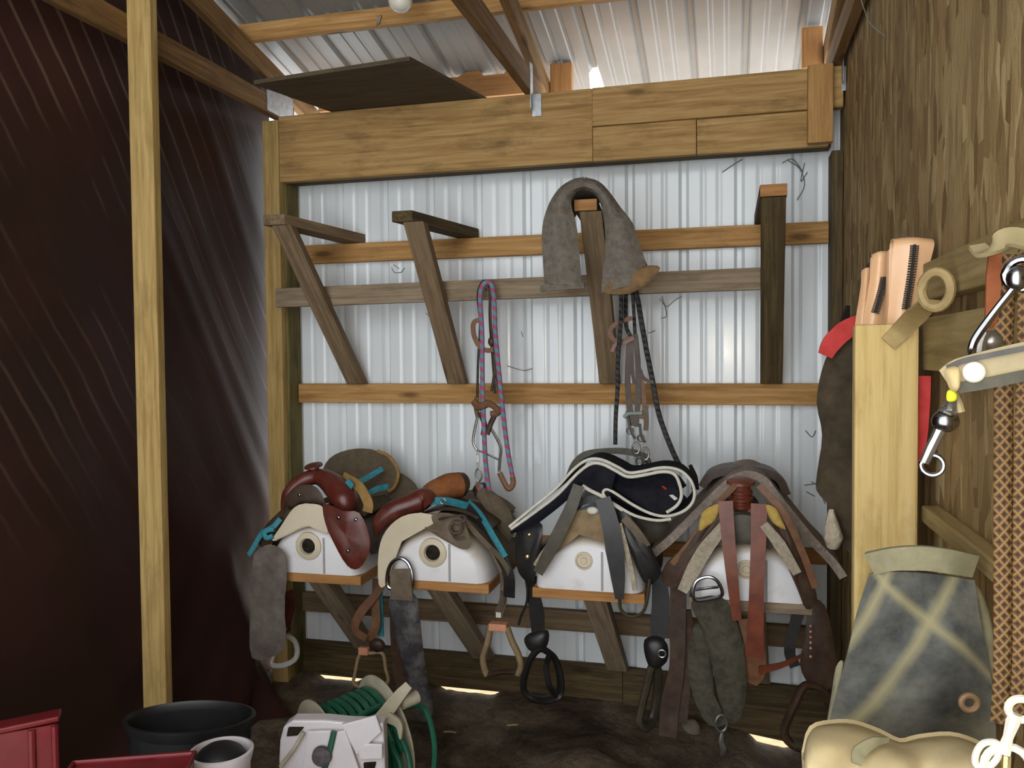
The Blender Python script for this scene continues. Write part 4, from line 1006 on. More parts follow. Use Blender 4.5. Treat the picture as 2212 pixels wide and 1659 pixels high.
ball_part('knot', h1, (1061, 738, -.285), (0.014, 0.01, 0.02), L_DK)
strp('browband', h1, pb([(1037, 690), (1023, 698), (1024, 725), (1036, 748), (1052, 757), (1066, 755)], -.295), 0.02, L_BR, 0.005)
tb('noseband', h1, pb([(1022, 866), (1035, 878), (1055, 872), (1072, 882), (1074, 892), (1060, 894)], -.30), [0.014, 0.02, 0.013, 0.016, 0.012], L_BR)
tb('noseband', h1, pb([(1030, 858), (1028, 880), (1033, 902)], -.29), 0.01, L_GR)
tb('cheek_strap', h1, pb([(1036, 890), (1046, 915), (1044, 940)], -.295), 0.012, L_DK)
tb('cheek_strap', h1, pb([(1072, 890), (1060, 915), (1052, 938)], -.295), 0.012, L_DK)
tb('shank', h1, pb([(1033, 895), (1026, 925), (1022, 955), (1030, 972)], -.285), 0.006, M_STEEL)
tb('shank', h1, pb([(1060, 925), (1072, 945), (1082, 968), (1080, 992), (1078, 1018)], -.285), 0.0065, M_STEEL)
tb('curb_bar', h1, pb([(1030, 972), (1050, 980), (1083, 996)], -.285), 0.004, M_STEEL)
mb = MB(); p = P(1032, 991, -.30); box(mb, p - V(.009, .004, .016), p + V(.009, .004, .016)); part('tag', mb, M_WHT, h1, 'bright white tag', bevel=0.003)
mb = MB(); ring(mb, P(1034, 1026, -.30), 0.014, 0.004, sx=1.0, sz=1.9); part('link', mb, M_STEEL, h1)
strp('curb_strap', h1, pb([(1034, 1042), (1036, 1052), (1042, 1060)], -.30), 0.03, L_BR)
mb = MB(); tube(mb, [V(P(1049, 611, -.25).x, -.2505, P(1049, 623, -.29).z), V(P(1049, 611, -.3).x, -.315, P(1049, 623, -.29).z)], 0.004, 8, 0); solo('nail', mb, M_NAIL, 'nail in the grey rail carrying the pink and blue bridle', 'nail')

h2 = thing('bridle', 'bridle of black flecked rope and brown leather hung below the felt pad', 'bridle', P(1370, 1000, YB))
tb('reins', h2, pb([(1340, 628), (1342, 650), (1340, 706), (1334, 786), (1334, 838), (1330, 905), (1329, 960)], -.33), 0.0085, M_BROPE, label='black flecked rope rein')
tb('reins', h2, pb([(1372, 628), (1378, 650), (1386, 698), (1397, 759), (1410, 825), (1424, 897), (1450, 968), (1473, 1016)], -.28), 0.0105, M_BROPE, label='black flecked rope rein')
tb('reins', h2, pb([(1352, 628), (1352, 700), (1362, 726)], -.285), 0.008, M_BROPE)
tb('reins', h2, pb([(1366, 628), (1370, 690), (1372, 730)], -.285), 0.007, M_BROPE)
strp('browband', h2, pb([(1365, 687), (1336, 696), (1318, 714), (1326, 734), (1345, 738), (1366, 730)], -.30), 0.018, L_BR, 0.005)
strp('browband', h2, pb([(1322, 760), (1330, 744), (1350, 740), (1370, 730)], -.305), 0.014, L_LAT, 0.005)
strp('cheek_strap', h2, pb([(1361, 726), (1357, 780), (1356, 830), (1360, 876), (1366, 920)], -.29), 0.024, L_DK, 0.005)
strp('cheek_strap', h2, pb([(1372, 722), (1378, 786), (1378, 865), (1374, 922)], -.295), 0.022, L_DK, 0.005)
strp('cheek_strap', h2, pb([(1364, 740), (1366, 800), (1370, 830)], -.30), 0.014, L_DK, 0.005)
strp('throat_latch', h2, pb([(1374, 730), (1380, 790), (1392, 818), (1412, 826)], -.30), 0.014, L_DK, 0.005)
strp('throat_latch', h2, pb([(1383, 800), (1390, 850), (1392, 880), (1386, 905)], -.29), 0.018, L_BR, 0.005)
strp('curb_strap', h2, pb([(1394, 878), (1396, 905), (1395, 930)], -.295), 0.02, L_GR, 0.005)
tb('bit', h2, pb([(1348, 902), (1356, 894), (1370, 893), (1388, 892)], -.30), 0.008, soft('verdigris_steel', (128, 142, 136), (158, 170, 162), 0.5, 0.4, 30, 0.1, 0.4))
tb('bit', h2, pb([(1354, 888), (1358, 910), (1362, 928), (1372, 948)], -.30), 0.006, M_STEEL)
tb('bit', h2, pb([(1382, 915), (1385, 940), (1394, 956)], -.30), 0.006, M_STEEL)
for c, sx in (((1361, 930), 1), ((1384, 946), 1), ((1374, 968), 1.6), ((1394, 980), 1.7), ((1381, 996), 1.2), ((1396, 1002), 1.2)):
    mb = MB(); ring(mb, P(c[0], c[1], -.30 if c[1] < 960 else -.37), 0.012 * (1 if sx < 1.5 else 1.15), 0.0042, (0.2 * (sx - 1), -1, 0), sx=1, sz=sx); part('curb_link', mb, M_STEEL, h2)
mb = MB(); tube(mb, [V(P(1360, 632, -.25).x, -.249, P(1360, 628, -.28).z), V(P(1360, 632, -.3).x, -.31, P(1360, 628, -.28).z)], 0.004, 8, 0); solo('nail', mb, M_NAIL, 'nail in the grey rail hidden by the felt pad corner', 'nail')

# bulb on its cord under the roof
lb = thing('light_bulb', 'white light bulb hanging at the top edge under the metal roof', 'light bulb', P(865, 22, -.55))
c = P(865, 26, -.55)
M_GLASSW = soft('white_bulb_glass', (214, 208, 190), (228, 222, 206), 0.3, 0.5, 20, 0)
mb = MB(); lathe(mb, [(0.004, 0), (0.026, 0.006), (0.042, 0.022), (0.047, 0.042), (0.042, 0.064), (0.028, 0.082), (0.02, 0.1)], c, (0, 0, 1), 28)
part('bulb', mb, M_GLASSW, lb)
mb = MB(); lathe(mb, [(0.022, 0.098), (0.026, 0.102), (0.026, 0.14), (0.012, 0.15)], c, (0, 0, 1), 20); part('socket', mb, L_BK, lb)
mb = MB(); tube(mb, [c + V(0, 0, .148), V(c.x, c.y, roof_z(c.y) + 0.0)], 0.004, 8, 0); part('cord', mb, L_BK, lb)
k = P(818, 40, -.345)
mb = MB(); plate(mb, [V(k.x - .012, -.3395, k.z - .03), V(k.x + .004, -.3395, k.z - .022), V(k.x + .014, -.3395, k.z + .012), V(k.x - .008, -.3395, k.z + .012)], (0, -0.008, 0))
solo('wood_splinter', mb, W_GREY, 'pale splinter of wood stuck on the roof purlin left of the bulb', 'splinter', smooth=False)

# ------------------------------------------------------------------ right foreground: post, rails and the tack on them
YP = -1.75
pa, pb_ = P(1846, 900, YP), P(1985, 900, YP)
PXL, PXR, PZT = pa.x, pb_.x, P(1900, 700, YP).z
timber('stub_post', (PXL, YP, -0.13), (PXR, YP + 0.04, PZT), 'z', W_NEAR, 'pale short post standing close by in front of the strand board wall', 'post', bevel=0.006)
RX = 0.40
def rail(label, q0, q1, y0=YP + 0.041, y1=-3.3, mat=W_RAIL):
    z0, z1 = PX(*q0, RX).z, PX(*q1, RX).z
    return timber('wall_rail', (RX, y1, min(z0, z1)), (0.4385, y0, max(z0, z1)), 'y', mat, label, 'rail', bevel=0.004)
rail('upper dusty rail on the strand board wall behind the lacing straps', (2212, 468), (2212, 592))
rail('second dusty rail on the strand board wall, just under the top one', (2100, 668), (2000, 800))
rail('low pale rail on the strand board wall behind the canvas bag', (2080, 1162), (2080, 1205))

M_LACE_SHADE = soft('black_lace_and_shade', (24, 22, 22), (40, 36, 34), 0.6, 0.3, 40, 0)
M_PEACH = soft('peach_strap_leather', (216, 168, 124), (228, 184, 142), 0.3, 0.5, 12, 0.05)
def laced(label, rows, lace, y, over=0.05, dark=None):
    """strap doubled over at the top: rows of px points up the front, carried over and down behind"""
    t = thing('laced_strap', label, 'strap', P(rows[0][0][0], rows[0][0][1], y), 'laced peach straps on the post')
    R = [[P(px, py, y - 0.012 * math.sin(math.pi * k / (len(r) - 1))) for k, (px, py) in enumerate(r)] for r in rows]
    top = R[-1]
    R.append([p + V(0, over * 0.45, 0.012) for p in top]); R.append([p + V(0, over, -0.004) for p in top]); R.append([p + V(0, over * 1.05, -0.12) for p in top])
    mb = MB(); loft(mb, R, 0.005, 4, 5); part('band', mb, M_PEACH, t)
    if lace:
        mb = MB(); q = cr([P(px, py, y - 0.019) for px, py in lace], 14)
        tube(mb, q, 0.0028, 6, 0)
        for a, b in zip(q[::2], q[1::2]):
            d = (b - a); s = d.normalized().cross(V(0, -1, 0)) * 0.0085; m_ = (a + b) / 2; e = d * 0.3
            mb.add([a - s - V(0, .002, 0), a + s - V(0, .002, 0), b + s - V(0, .002, 0), b - s - V(0, .002, 0), a - s + V(0, .003, 0), a + s + V(0, .003, 0), b + s + V(0, .003, 0), b - s + V(0, .003, 0)],
                   [[0, 1, 2, 3], [7, 6, 5, 4], [0, 4, 5, 1], [1, 5, 6, 2], [2, 6, 7, 3], [3, 7, 4, 0]])
        part('lacing', mb, M_LACE_SHADE, t, 'black lacing down the middle')
    if dark:
        pil('opening_shade', t, [(px, py, y + 0.012) for px, py in dark], 0.004, M_LACE_SHADE, 'black patch painted as shade in the strap opening')  # black patch painted in for the shade inside the strap's loop
    return t
YL = -1.69
laced('wide peach strap with black lacing, nearest the front over the post top',
      [[(1912, 760), (1938, 760), (1968, 760)], [(1918, 690), (1948, 690), (1976, 690)], [(1924, 620), (1960, 620), (1996, 620)], [(1928, 560), (1970, 558), (2010, 558)], [(1931, 528), (1974, 524), (2017, 528)]],
      [(1957, 668), (1962, 636), (1968, 600), (1973, 560), (1976, 528)], YL, 0.05)
laced('narrower peach strap with black lacing, left of the widest one',
      [[(1860, 750), (1880, 750), (1904, 750)], [(1866, 690), (1888, 690), (1912, 690)], [(1876, 630), (1896, 630), (1916, 630)], [(1886, 562), (1902, 556), (1917, 556)]],
      [(1890, 676), (1898, 650), (1906, 622), (1911, 598)], YL + .1, 0.032)
laced('thin peach edge strap squeezed between the two laced straps',
      [[(1908, 750), (1916, 750), (1924, 750)], [(1912, 690), (1920, 690), (1927, 690)], [(1916, 620), (1922, 620), (1928, 620)], [(1918, 556), (1924, 552), (1930, 556)]], None, YL + .07, 0.006)
laced('plain peach strap, leftmost of those at the post top, with shade painted black in its opening',
      [[(1844, 750), (1858, 750), (1870, 750)], [(1850, 690), (1864, 690), (1876, 690)], [(1858, 640), (1869, 640), (1880, 640)], [(1864, 596), (1873, 591), (1882, 591)]], None, YL + .158, 0.014,
      [(1866, 600), (1868, 580), (1880, 564), (1890, 556), (1892, 580), (1886, 600)])
# dusty ring strap nailed at the post top
rs = thing('ring_strap', 'dusty leather strap with a ring nailed across the top of the pale post', 'strap', P(1935, 700, YP - .02))
strp('strap_body', rs, [(1918, 742, YP - .008), (1945, 715, YP - .012), (1980, 680, YP - .08), (2010, 650, YP - .18)], [0.034, 0.038, 0.042, 0.036], soft('dust_covered_leather', (150, 128, 84), (172, 150, 104), 0.8, 0.2, 30, 0.2, dust=(118, 96, 60), dustamt=0.4), 0.006)
mb = MB(); ring(mb, P(2022, 626, YP - .25), 0.027, 0.009, (-0.5, -1, 0), sx=0.9, sz=1.2); part('ring', mb, MATS.setdefault('r', soft('dusty_ring', (138, 118, 78), (166, 144, 100), 0.6, 0.3, 30, 0.1)), rs)

# red-edged dark pad hanging behind the post
M_DPAD = soft('dark_brown_pad', (52, 45, 36), (72, 63, 50), 0.95, 0.05, 30, 0.6, dust=(94, 84, 64), dustamt=0.35)
M_REDB = soft('red_edge_binding', (168, 46, 44), (190, 62, 58), 0.7, 0.25, 30, 0.1)
rp = thing('saddle_pad', 'dark brown pad with red binding hanging behind the pale post', 'saddle pad', P(1830, 1200, -1.45))
yq = -1.45
pil('pad_felt', rp, [(1838, 702, yq), (1800, 742, yq), (1775, 800, yq), (1764, 870, yq), (1776, 940, yq), (1765, 1020, yq), (1764, 1060, yq), (1788, 1090, yq), (1792, 1120, yq), (1810, 1135, yq), (1840, 1200, yq), (1950, 1200, yq), (1962, 1000, yq), (1964, 820, yq), (1960, 740, yq), (1920, 690, yq)], 0.03, M_DPAD, back=0.02)
strp('binding', rp, [(1782, 768, yq - .035), (1796, 742, yq - .035), (1822, 716, yq - .035), (1850, 700, yq - .035), (1905, 686, yq - .02)], [0.034, 0.044, 0.046, 0.04, 0.02], M_REDB, 0.014, label='red binding')
strp('binding', rp, [(1997, 812, -1.722), (1996, 860, -1.722), (1993, 930, -1.72), (1986, 1012, -1.715)], [0.024, 0.023, 0.02, 0.012], M_REDB, 0.008, label='red binding')
strp('strap_end', rp, [(1832, 660, yq - .03), (1826, 690, yq - .03), (1822, 730, yq - .03)], [0.008, 0.022, 0.03], L_BK, 0.006, (0.6, -1, 0))
mb = MB(); tube(mb, pp([(1796, 1100, yq - .03), (1797, 1130, yq - .035), (1800, 1160, yq - .035), (1799, 1182, yq - .03)]), [0.006, 0.016, 0.024, 0.014], 12, 6); part('fleece_tassel', mb, M_FLC, rp, 'cream fleece tassel')

# bit and cheek straps hanging near the lens on the right
YN = -2.53
cb = thing('curb_bit', 'chrome curb bit with a white-riveted grey noseband hanging at the right edge', 'bit', P(2050, 1020, YN))
tb('bit_shank', cb, [(2196, 612, YN), (2185, 628, YN), (2150, 672, YN), (2112, 724, YN), (2100, 750, YN), (2094, 786, YN + .01)], [0.005, 0.0045, 0.0048, 0.0052, 0.0048, 0.0046], M_CHR, label='chrome shank')
ball_part('bit_hinge', cb, (2198, 602, YN), (0.013, 0.011, 0.016), M_CHR)
mb = MB(); ring(mb, P(2208, 592, YN), 0.018, 0.005, (-0.3, -1, 0)); part('bit_ring', mb, M_CHR, cb)
tb('bit_shank', cb, [(2128, 718, YN + .03), (2120, 740, YN + .03), (2116, 768, YN + .03)], 0.007, M_STEEL)
ball_part('bit_roller', cb, (2140, 738, YN + .04), (0.014, 0.014, 0.014), M_STEEL)
M_GRST = soft('grey_strap_leather', (148, 134, 98), (176, 160, 120), 0.5, 0.35, 14, 0.1, dust=(104, 100, 84), dustamt=0.7)
strp('noseband', cb, [(2044, 822, YN - .02), (2075, 808, YN - .025), (2130, 795, YN - .03), (2190, 782, YN - .04), (2260, 768, YN - .05)], [0.03, 0.038, 0.04, 0.041, 0.041], M_GRST, 0.008, label='grey leather noseband')
strp('noseband_edge', cb, [(2046, 794, YN - .026), (2080, 780, YN - .031), (2130, 769, YN - .036), (2190, 757, YN - .046), (2260, 743, YN - .056)], 0.006, L_BK, 0.008, label='black upper edge')
strp('noseband_edge', cb, [(2070, 838, YN - .028), (2130, 828, YN - .036), (2190, 816, YN - .046), (2260, 802, YN - .056)], 0.013, soft('dark_worn_edge', (56, 56, 48), (88, 84, 70), 0.6, 0.3, 20, 0.1), 0.004)
pil('wrap', cb, [(2042, 800, YN - .03), (2070, 792, YN - .032), (2074, 830, YN - .032), (2066, 846, YN - .032), (2050, 838, YN - .03)], 0.012, soft('cream_worn_wrap', (186, 166, 118), (206, 186, 140), 0.8, 0.2, 20, 0.2))
mb = MB(); lathe(mb, [(0.0125, 0), (0.0125, 0.003), (0.010, 0.006), (0.005, 0.008)], P(2104, 804, YN - .034), (-0.35, -0.93, 0.05), 24); part('rivet', mb, soft('white_rivet', (226, 222, 204), (236, 232, 216), 0.35, 0.5, 20, 0), cb, 'round white rivet')
pil('tag', cb, [(2046, 846, YN - .02), (2058, 840, YN - .02), (2068, 852, YN - .02), (2064, 866, YN - .02), (2046, 866, YN - .02)], 0.005, soft('bright_yellow_tag', (206, 214, 40), (222, 228, 60), 0.6, 0.3, 20, 0), 'bright yellow-green tag')
tb('thong', cb, [(2058, 842, YN), (2070, 870, YN), (2076, 890, YN)], 0.005, M_GRST)
tb('bit_link', cb, [(2056, 862, YN - .01), (2052, 880, YN), (2044, 896, YN)], [0.006, 0.008, 0.012], M_STEEL)
ball_part('bit_joint', cb, (2042, 910, YN), (0.0165, 0.014, 0.014), M_CHR)
tb('bit_bar', cb, [(2034, 922, YN), (2022, 946, YN), (2012, 966, YN), (1996, 1000, YN)], [0.0075, 0.0065, 0.007, 0.006], M_STEEL)
mb = MB(); ring(mb, P(2014, 1004, YN), 0.0125, 0.0032, (-0.25, -1, 0)); part('bit_ring', mb, M_CHR, cb)

# braided reins
def braid():
    s = NT('braided_rawhide')
    a = s.n('ShaderNodeAttribute', attribute_name='gc'); x = s.n('ShaderNodeSeparateXYZ'); s.l(a.outputs['Vector'], x.inputs[0])
    def ma(op, p, q=None):
        k = s.n('ShaderNodeMath', operation=op)
        for i, v in enumerate((p, q)):
            if v is None: continue
            if hasattr(v, 'is_output'): s.l(v, k.inputs[i])
            else: k.inputs[i].default_value = v
        return k.outputs[0]
    u = ma('MULTIPLY', x.outputs['X'], 1 / 0.0125); v = ma('MULTIPLY', x.outputs['Y'], 1 / 0.015)
    h1_ = ma('ABSOLUTE', ma('SUBTRACT', ma('FRACT', ma('ADD', u, v)), 0.5)); h2_ = ma('ABSOLUTE', ma('SUBTRACT', ma('FRACT', ma('SUBTRACT', v, u)), 0.5))
    h = ma('MINIMUM', h1_, h2_)
    c = s.ramp(h, [(0.0, lin((146, 116, 74))), (0.09, lin((126, 97, 60))), (0.2, lin((86, 62, 38))), (0.4, lin((56, 38, 24)))])
    inv = ma('SUBTRACT', 0.5, h); s.bump(inv, 0.8, 0.004)
    return s.fin(c, 0.6, 0.3)
M_BRAID = braid()
YR = -2.43
def braided(label, pts, w):
    mb = MB(); q = cr(pp(pts), 6); rows = []
    # a flat-round strand: loft of half-tube sections
    N = len(q); n = 12; vs, gs, fs = [], [], []; L = 0
    for i, p in enumerate(q):
        t = (q[min(i + 1, N - 1)] - q[max(i - 1, 0)]).normalized(); s = t.cross(V(0, -1, 0)).normalized(); b = s.cross(t)
        if i: L += (p - q[i - 1]).length
        for k in range(n):
            a = 2 * math.pi * k / n
            vs.append(p + s * math.cos(a) * w / 2 + b * math.sin(a) * w * 0.28); gs.append(V(abs(math.cos(a)) * w / 2 if False else math.cos(a) * w / 2, L, 0))
    for i in range(N - 1):
        for k in range(n): fs.append([i * n + k, i * n + (k + 1) % n, (i + 1) * n + (k + 1) % n, (i + 1) * n + k])
    fs.append(list(range(n))[::-1]); fs.append([(N - 1) * n + k for k in range(n)])
    mb.add(vs, fs, gs); return mb
r1 = thing('braided_rein', 'flat braided rawhide rein hanging on the strand board wall with red-brown top loop', 'rein', P(2180, 1400, YR))
part('braid', braided('', [(2176, 550, YR + .03), (2172, 640, YR + .03), (2168, 760, YR + .02), (2168, 900, YR + .01), (2167, 1100, YR), (2167, 1300, YR), (2166, 1450, YR), (2160, 1560, YR)], 0.0232), M_BRAID, r1)
strp('end_loop', r1, [(2150, 530, YR + .025), (2146, 600, YR + .02), (2142, 680, YR + .02), (2136, 706, YR + .03)], [0.014, 0.018, 0.016, 0.01], soft('rust_leather', (126, 70, 40), (150, 90, 56), 0.7, 0.25, 30, 0.2), 0.006, label='rust-coloured leather loop')
strp('hanger', r1, [(2110, 532, YR + .02), (2128, 546, YR - .0), (2150, 530, YR - .02), (2180, 512, YR - .03), (2230, 520, YR - .04)], [0.02, 0.024, 0.026, 0.03, 0.03], M_GRST, 0.006, (0, -0.8, 0.6), label='dusty leather hanger')
r2 = thing('braided_rein', 'flat braided rawhide rein cut by the right edge of the photo', 'rein', P(2205, 1400, YR))
part('braid', braided('', [(2218, 540, YR + .01), (2216, 760, YR + .005), (2209, 1000, YR - .01), (2207, 1250, YR - .015), (2206, 1420, YR - .015), (2200, 1540, YR - .015)], 0.021), M_BRAID, r2)

# canvas bag
def canvas():
    s = NT('worn_grey_canvas')
    n = s.noise(s.gc(), 16, 6, 0.65)
    c = s.ramp(n, [(0.3, lin((52, 54, 54))), (0.7, lin((100, 101, 96)))])
    d = s.noise(s.gc((1, 1, 1), (4, 9, 2)), 5, 5, 0.6)
    c = s.mix(s.ramp(d, [(0.45, BW(0)), (0.75, BW(0.55))]), c, lin((138, 130, 100)))
    a = s.n('ShaderNodeAttribute', attribute_name='gc'); w = s.noise(s.gc((1, 1, 1), (1, 2, 3)), 9, 3, 0.5)
    for vx, vy, c0, wd in ((0.86, 0.50, 0.152, 0.016), (0.62, -0.78, 0.015, 0.013), (0.88, 0.48, 0.05, 0.02)):
        dt = s.n('ShaderNodeVectorMath', operation='DOT_PRODUCT'); s.l(a.outputs['Vector'], dt.inputs[0]); dt.inputs[1].default_value = (vx, vy, 0)
        ad = s.n('ShaderNodeMath', operation='MULTIPLY_ADD'); s.l(w, ad.inputs[0]); ad.inputs[1].default_value = 0.02; s.l(dt.outputs['Value'], ad.inputs[2])
        sb = s.n('ShaderNodeMath', operation='SUBTRACT'); s.l(ad.outputs[0], sb.inputs[0]); sb.inputs[1].default_value = c0 + 0.01
        ab = s.n('ShaderNodeMath', operation='ABSOLUTE'); s.l(sb.outputs[0], ab.inputs[0])
        f = s.ramp(ab.outputs[0], [(0.0, BW(0.75)), (wd, BW(0))])
        c = s.mix(f, c, lin((150, 142, 108)))
    s.bump(n, 0.3, 0.006)
    return s.fin(c, 0.8, 0.2)
M_CANV = canvas()
M_CBAND = soft('dusty_canvas_band', (122, 118, 94), (146, 140, 112), 0.85, 0.15, 30, 0.2)
yc = -2.2
cbg = thing('canvas_bag', 'worn grey canvas bag with pale top band and eyelet before the pale post', 'bag', P(1960, 1580, yc))
rows = [[(1878, 1240), (1930, 1234), (1990, 1236), (2050, 1244), (2104, 1252)],
        [(1850, 1330), (1930, 1320), (1996, 1322), (2060, 1330), (2116, 1338)],
        [(1828, 1420), (1920, 1416), (1996, 1418), (2070, 1424), (2132, 1428)],
        [(1804, 1510), (1910, 1510), (1996, 1512), (2080, 1514), (2146, 1520)],
        [(1780, 1620), (1900, 1640), (1996, 1645), (2080, 1645), (2152, 1640)]]
bul = [0.0, -0.05, -0.065, -0.04, 0.0]
def bagrows(front=True):
    out = []
    for i, r in enumerate(rows):
        dd = 0.25 + 0.75 * i / 4
        out.append([P(x, y, yc + ((bul[j] * (0.6 + 0.5 * math.sin(i * 1.9 + j * 1.3))) if front else 0.045) * dd) for j, (x, y) in enumerate(r)])
    return out
mb = MB(); loft(mb, bagrows(), 0.006, 6, 6); part('front_panel', mb, M_CANV, cbg)
mb = MB(); loft(mb, bagrows(False), 0.006, 3, 3); part('back_panel', mb, M_CBAND, cbg)
strp('top_band', cbg, [(1880, 1216, yc - .005), (1930, 1207, yc - .028), (1990, 1205, yc - .035), (2050, 1212, yc - .028), (2103, 1222, yc - .005)], [0.036, 0.036, 0.038, 0.038, 0.036], M_CBAND, 0.01, label='pale stitched top band')
mb = MB(); ring(mb, P(2094, 1518, yc - .052), 0.0115, 0.005, (0.1, -1, 0)); part('eyelet', mb, soft('rusty_eyelet', (132, 104, 76), (160, 132, 102), 0.6, 0.4, 40, 0.1, 0.3), cbg, 'rusty eyelet')
pil('side_fold', cbg, [(1822, 1430, yc + .03), (1806, 1440, yc + .03), (1796, 1500, yc + .03), (1786, 1570, yc + .03), (1800, 1575, yc + .03), (1814, 1500, yc + .03)], 0.012, M_CBAND)
pil('side_fold', cbg, [(2108, 1262, yc + .03), (2140, 1330, yc + .03), (2152, 1430, yc + .03), (2150, 1500, yc + .03), (2128, 1420, yc + .03), (2112, 1330, yc + .03)], 0.012, M_CBAND)

# pale cloth heaped below
M_CLOTH = soft('pale_dusty_cloth', (176, 160, 122), (198, 182, 144), 0.9, 0.1, 12, 0.15, dust=(132, 120, 88), dustamt=0.5)
yk = -2.42
cl = thing('cloth_sack', 'pale dusty cloth heaped below the grey canvas bag', 'cloth', P(1930, 1750, yk))
top_ = [(1738, 1640), (1754, 1582), (1800, 1572), (1850, 1575), (1905, 1590), (1950, 1610), (1990, 1606), (2060, 1600), (2116, 1612), (2160, 1640)]
rws = []
for i, (dy, dd) in enumerate(((0, 0.05), (6, -0.0), (34, -0.05), (80, -0.075), (160, -0.09), (300, -0.1))):
    rws.append([P(x + (6 * math.sin(j * 2.1 + i)) * (i > 0), y + dy + 3 * math.sin(j * 1.7 + i * 2), yk + dd + (0.016 * math.sin(j * 1.9 + i * 0.8) if i > 1 else 0)) for j, (x, y) in enumerate(top_)])
mb = MB(); loft(mb, rws, 0.006, 4, 4); part('cloth_fold', mb, M_CLOTH, cl)
mb = MB(); loft(mb, [[p + V(0, 0.02, 0) for p in rws[0]], [P(x, y + 60, yk + .12) for x, y in top_], [P(x, y + 300, yk + .12) for x, y in top_]], 0.006, 3, 3); part('cloth_fold', mb, M_CLOTH, cl)
strp('crease', cl, [(1850, 1650, yk - .085), (1856, 1625, yk - .075), (1885, 1604, yk - .062), (1918, 1597, yk - .045)], [0.012, 0.018, 0.014, 0.006], M_CBAND, 0.004, label='dark turned fold')

# white trigger snap
sn = thing('snap_hook', 'white metal snap hook at the bottom right corner', 'snap hook', P(2170, 1640, -2.5))
ys = -2.52
M_SNAP = soft('white_enamel', (226, 222, 206), (238, 234, 220), 0.3, 0.5, 20, 0)
tb('hook_loop', sn, [(2154, 1606, ys), (2126, 1605, ys), (2110, 1624, ys), (2107, 1648, ys), (2121, 1660, ys), (2141, 1652, ys), (2156, 1632, ys)], 0.0042, M_SNAP, True)
mb = MB(); ring(mb, P(2176, 1657, ys), 0.026, 0.0052, (0, -1, 0)); part('hook_ring', mb, M_SNAP, sn)
tb('hook_shaft', sn, [(2168, 1626, ys), (2178, 1592, ys), (2188, 1560, ys), (2194, 1542, ys)], [0.0085, 0.006, 0.0085, 0.007], M_SNAP)
mb = MB(); ring(mb, P(2206, 1532, ys), 0.013, 0.005, (0, -1, 0), sx=1.1, sz=1.0); part('swivel', mb, M_SNAP, sn)
tb('hook_tongue', sn, [(2174, 1630, ys + .012), (2171, 1690, ys + .012)], 0.006, M_BRASS)

# ------------------------------------------------------------------ floor things at lower left
def squash(mb, o, k):
    d = V(FW.x, FW.y, 0).normalized()
    for v in mb.v: v -= d * ((v - o).dot(d) * (1 - k))
def tub(name, label, cat, px, py, dist, z, r, h, mat, rim=0.012, sq=1.0):
    c = PD(px, py, dist); base = z - h
    t = thing(name, label, cat, (c.x, c.y, base)); o = V(c.x, c.y, base)
    mb = MB(); lathe(mb, [(r * 0.82, 0.0), (r * 0.84, 0.006), (r * 0.97, h - 0.02), (r * 0.955, h - 0.02), (r * 0.82, 0.012)], o, (0, 0, 1), 48, True, True); squash(mb, o, sq); part('body', mb, mat, t)
    mb = MB(); lathe(mb, [(r * 0.955, h - 0.03), (r * 0.985, h - 0.03), (r + rim, h - 0.004), (r + rim, h + 0.002), (r * 0.99, h + 0.004), (r * 0.955, h - 0.004), (r * 0.955, h - 0.03)], o, (0, 0, 1), 48, False, False); squash(mb, o, sq); part('rim', mb, mat, t)
    return t, o
M_BLKP = soft('black_rubber', (16, 17, 19), (28, 29, 31), 0.45, 0.4, 20, 0.1, dust=(70, 64, 58), dustamt=0.2)
M_WPLA = soft('white_plastic', (190, 185, 191), (206, 201, 206), 0.35, 0.45, 8, 0, dust=(150, 140, 124), dustamt=0.3)
M_RPLA = soft('red_plastic', (96, 20, 26), (116, 28, 34), 0.42, 0.4, 12, 0.05, dust=(112, 74, 66), dustamt=0.35)
dd = 2.3
zr = (CAM + ray(410, 1549) * dd).z
tub('muck_bucket', 'black rubber tub with a wide rim in front of the lone pine stud', 'bucket', 410, 1549, dd, zr, 0.172, zr - 0.0, M_BLKP, 0.008, 0.6)
d2 = 1.98
zb_ = (CAM + ray(478, 1622) * d2).z
t, o = tub('plastic_bucket', 'white plastic bucket with a dark inside, beside the black tub', 'bucket', 478, 1622, d2, zb_, 0.068, zb_ - 0.0, M_WPLA, 0.006)
mb = MB(); ball(mb, o + V(-0.002, 0.0, zb_ - 0.022), (0.061, 0.06, 0.04), 20); part('contents', mb, M_BLKP, t, 'dark rounded contents')
tb_pts = [o + V(-0.076, 0, zb_ - 0.02), o + V(-0.085, -0.02, zb_ - 0.08), o + V(-0.05, -0.075, zb_ - 0.14), o + V(0.02, -0.09, zb_ - 0.16)]
mb = MB(); tube(mb, tb_pts, 0.004, 8, 6); part('handle', mb, M_BLKP, t, 'black handle')
d3 = 1.85
c = CAM + ray(300, 1640) * d3
t = thing('red_tub', 'red plastic tub cut by the bottom edge in front of the black one', 'tub', (c.x, c.y, 0))
mb = MB(); q0, q1 = PZ(160, 1650, c.z), PZ(418, 1628, c.z)
e1 = (q1 - q0); e2 = V(e1.y, -e1.x, 0).normalized() * 0.3
if e2.y > 0: e2 = -e2
pts = [q0, q1, q1 + e2, q0 + e2]
cen = sum(pts, Vector()) / 4
rowsr = []
for z, k in ((0.003, 0.8), (c.z * 0.6, 0.92), (c.z, 1.0)): rowsr.append([V(cen.x + (p.x - cen.x) * k, cen.y + (p.y - cen.y) * k, z) for p in pts] )
mb = MB(); loft(mb, rowsr, 0.005, closed=True, smooth=False); part('body', mb, M_RPLA, t, bevel=0.004)
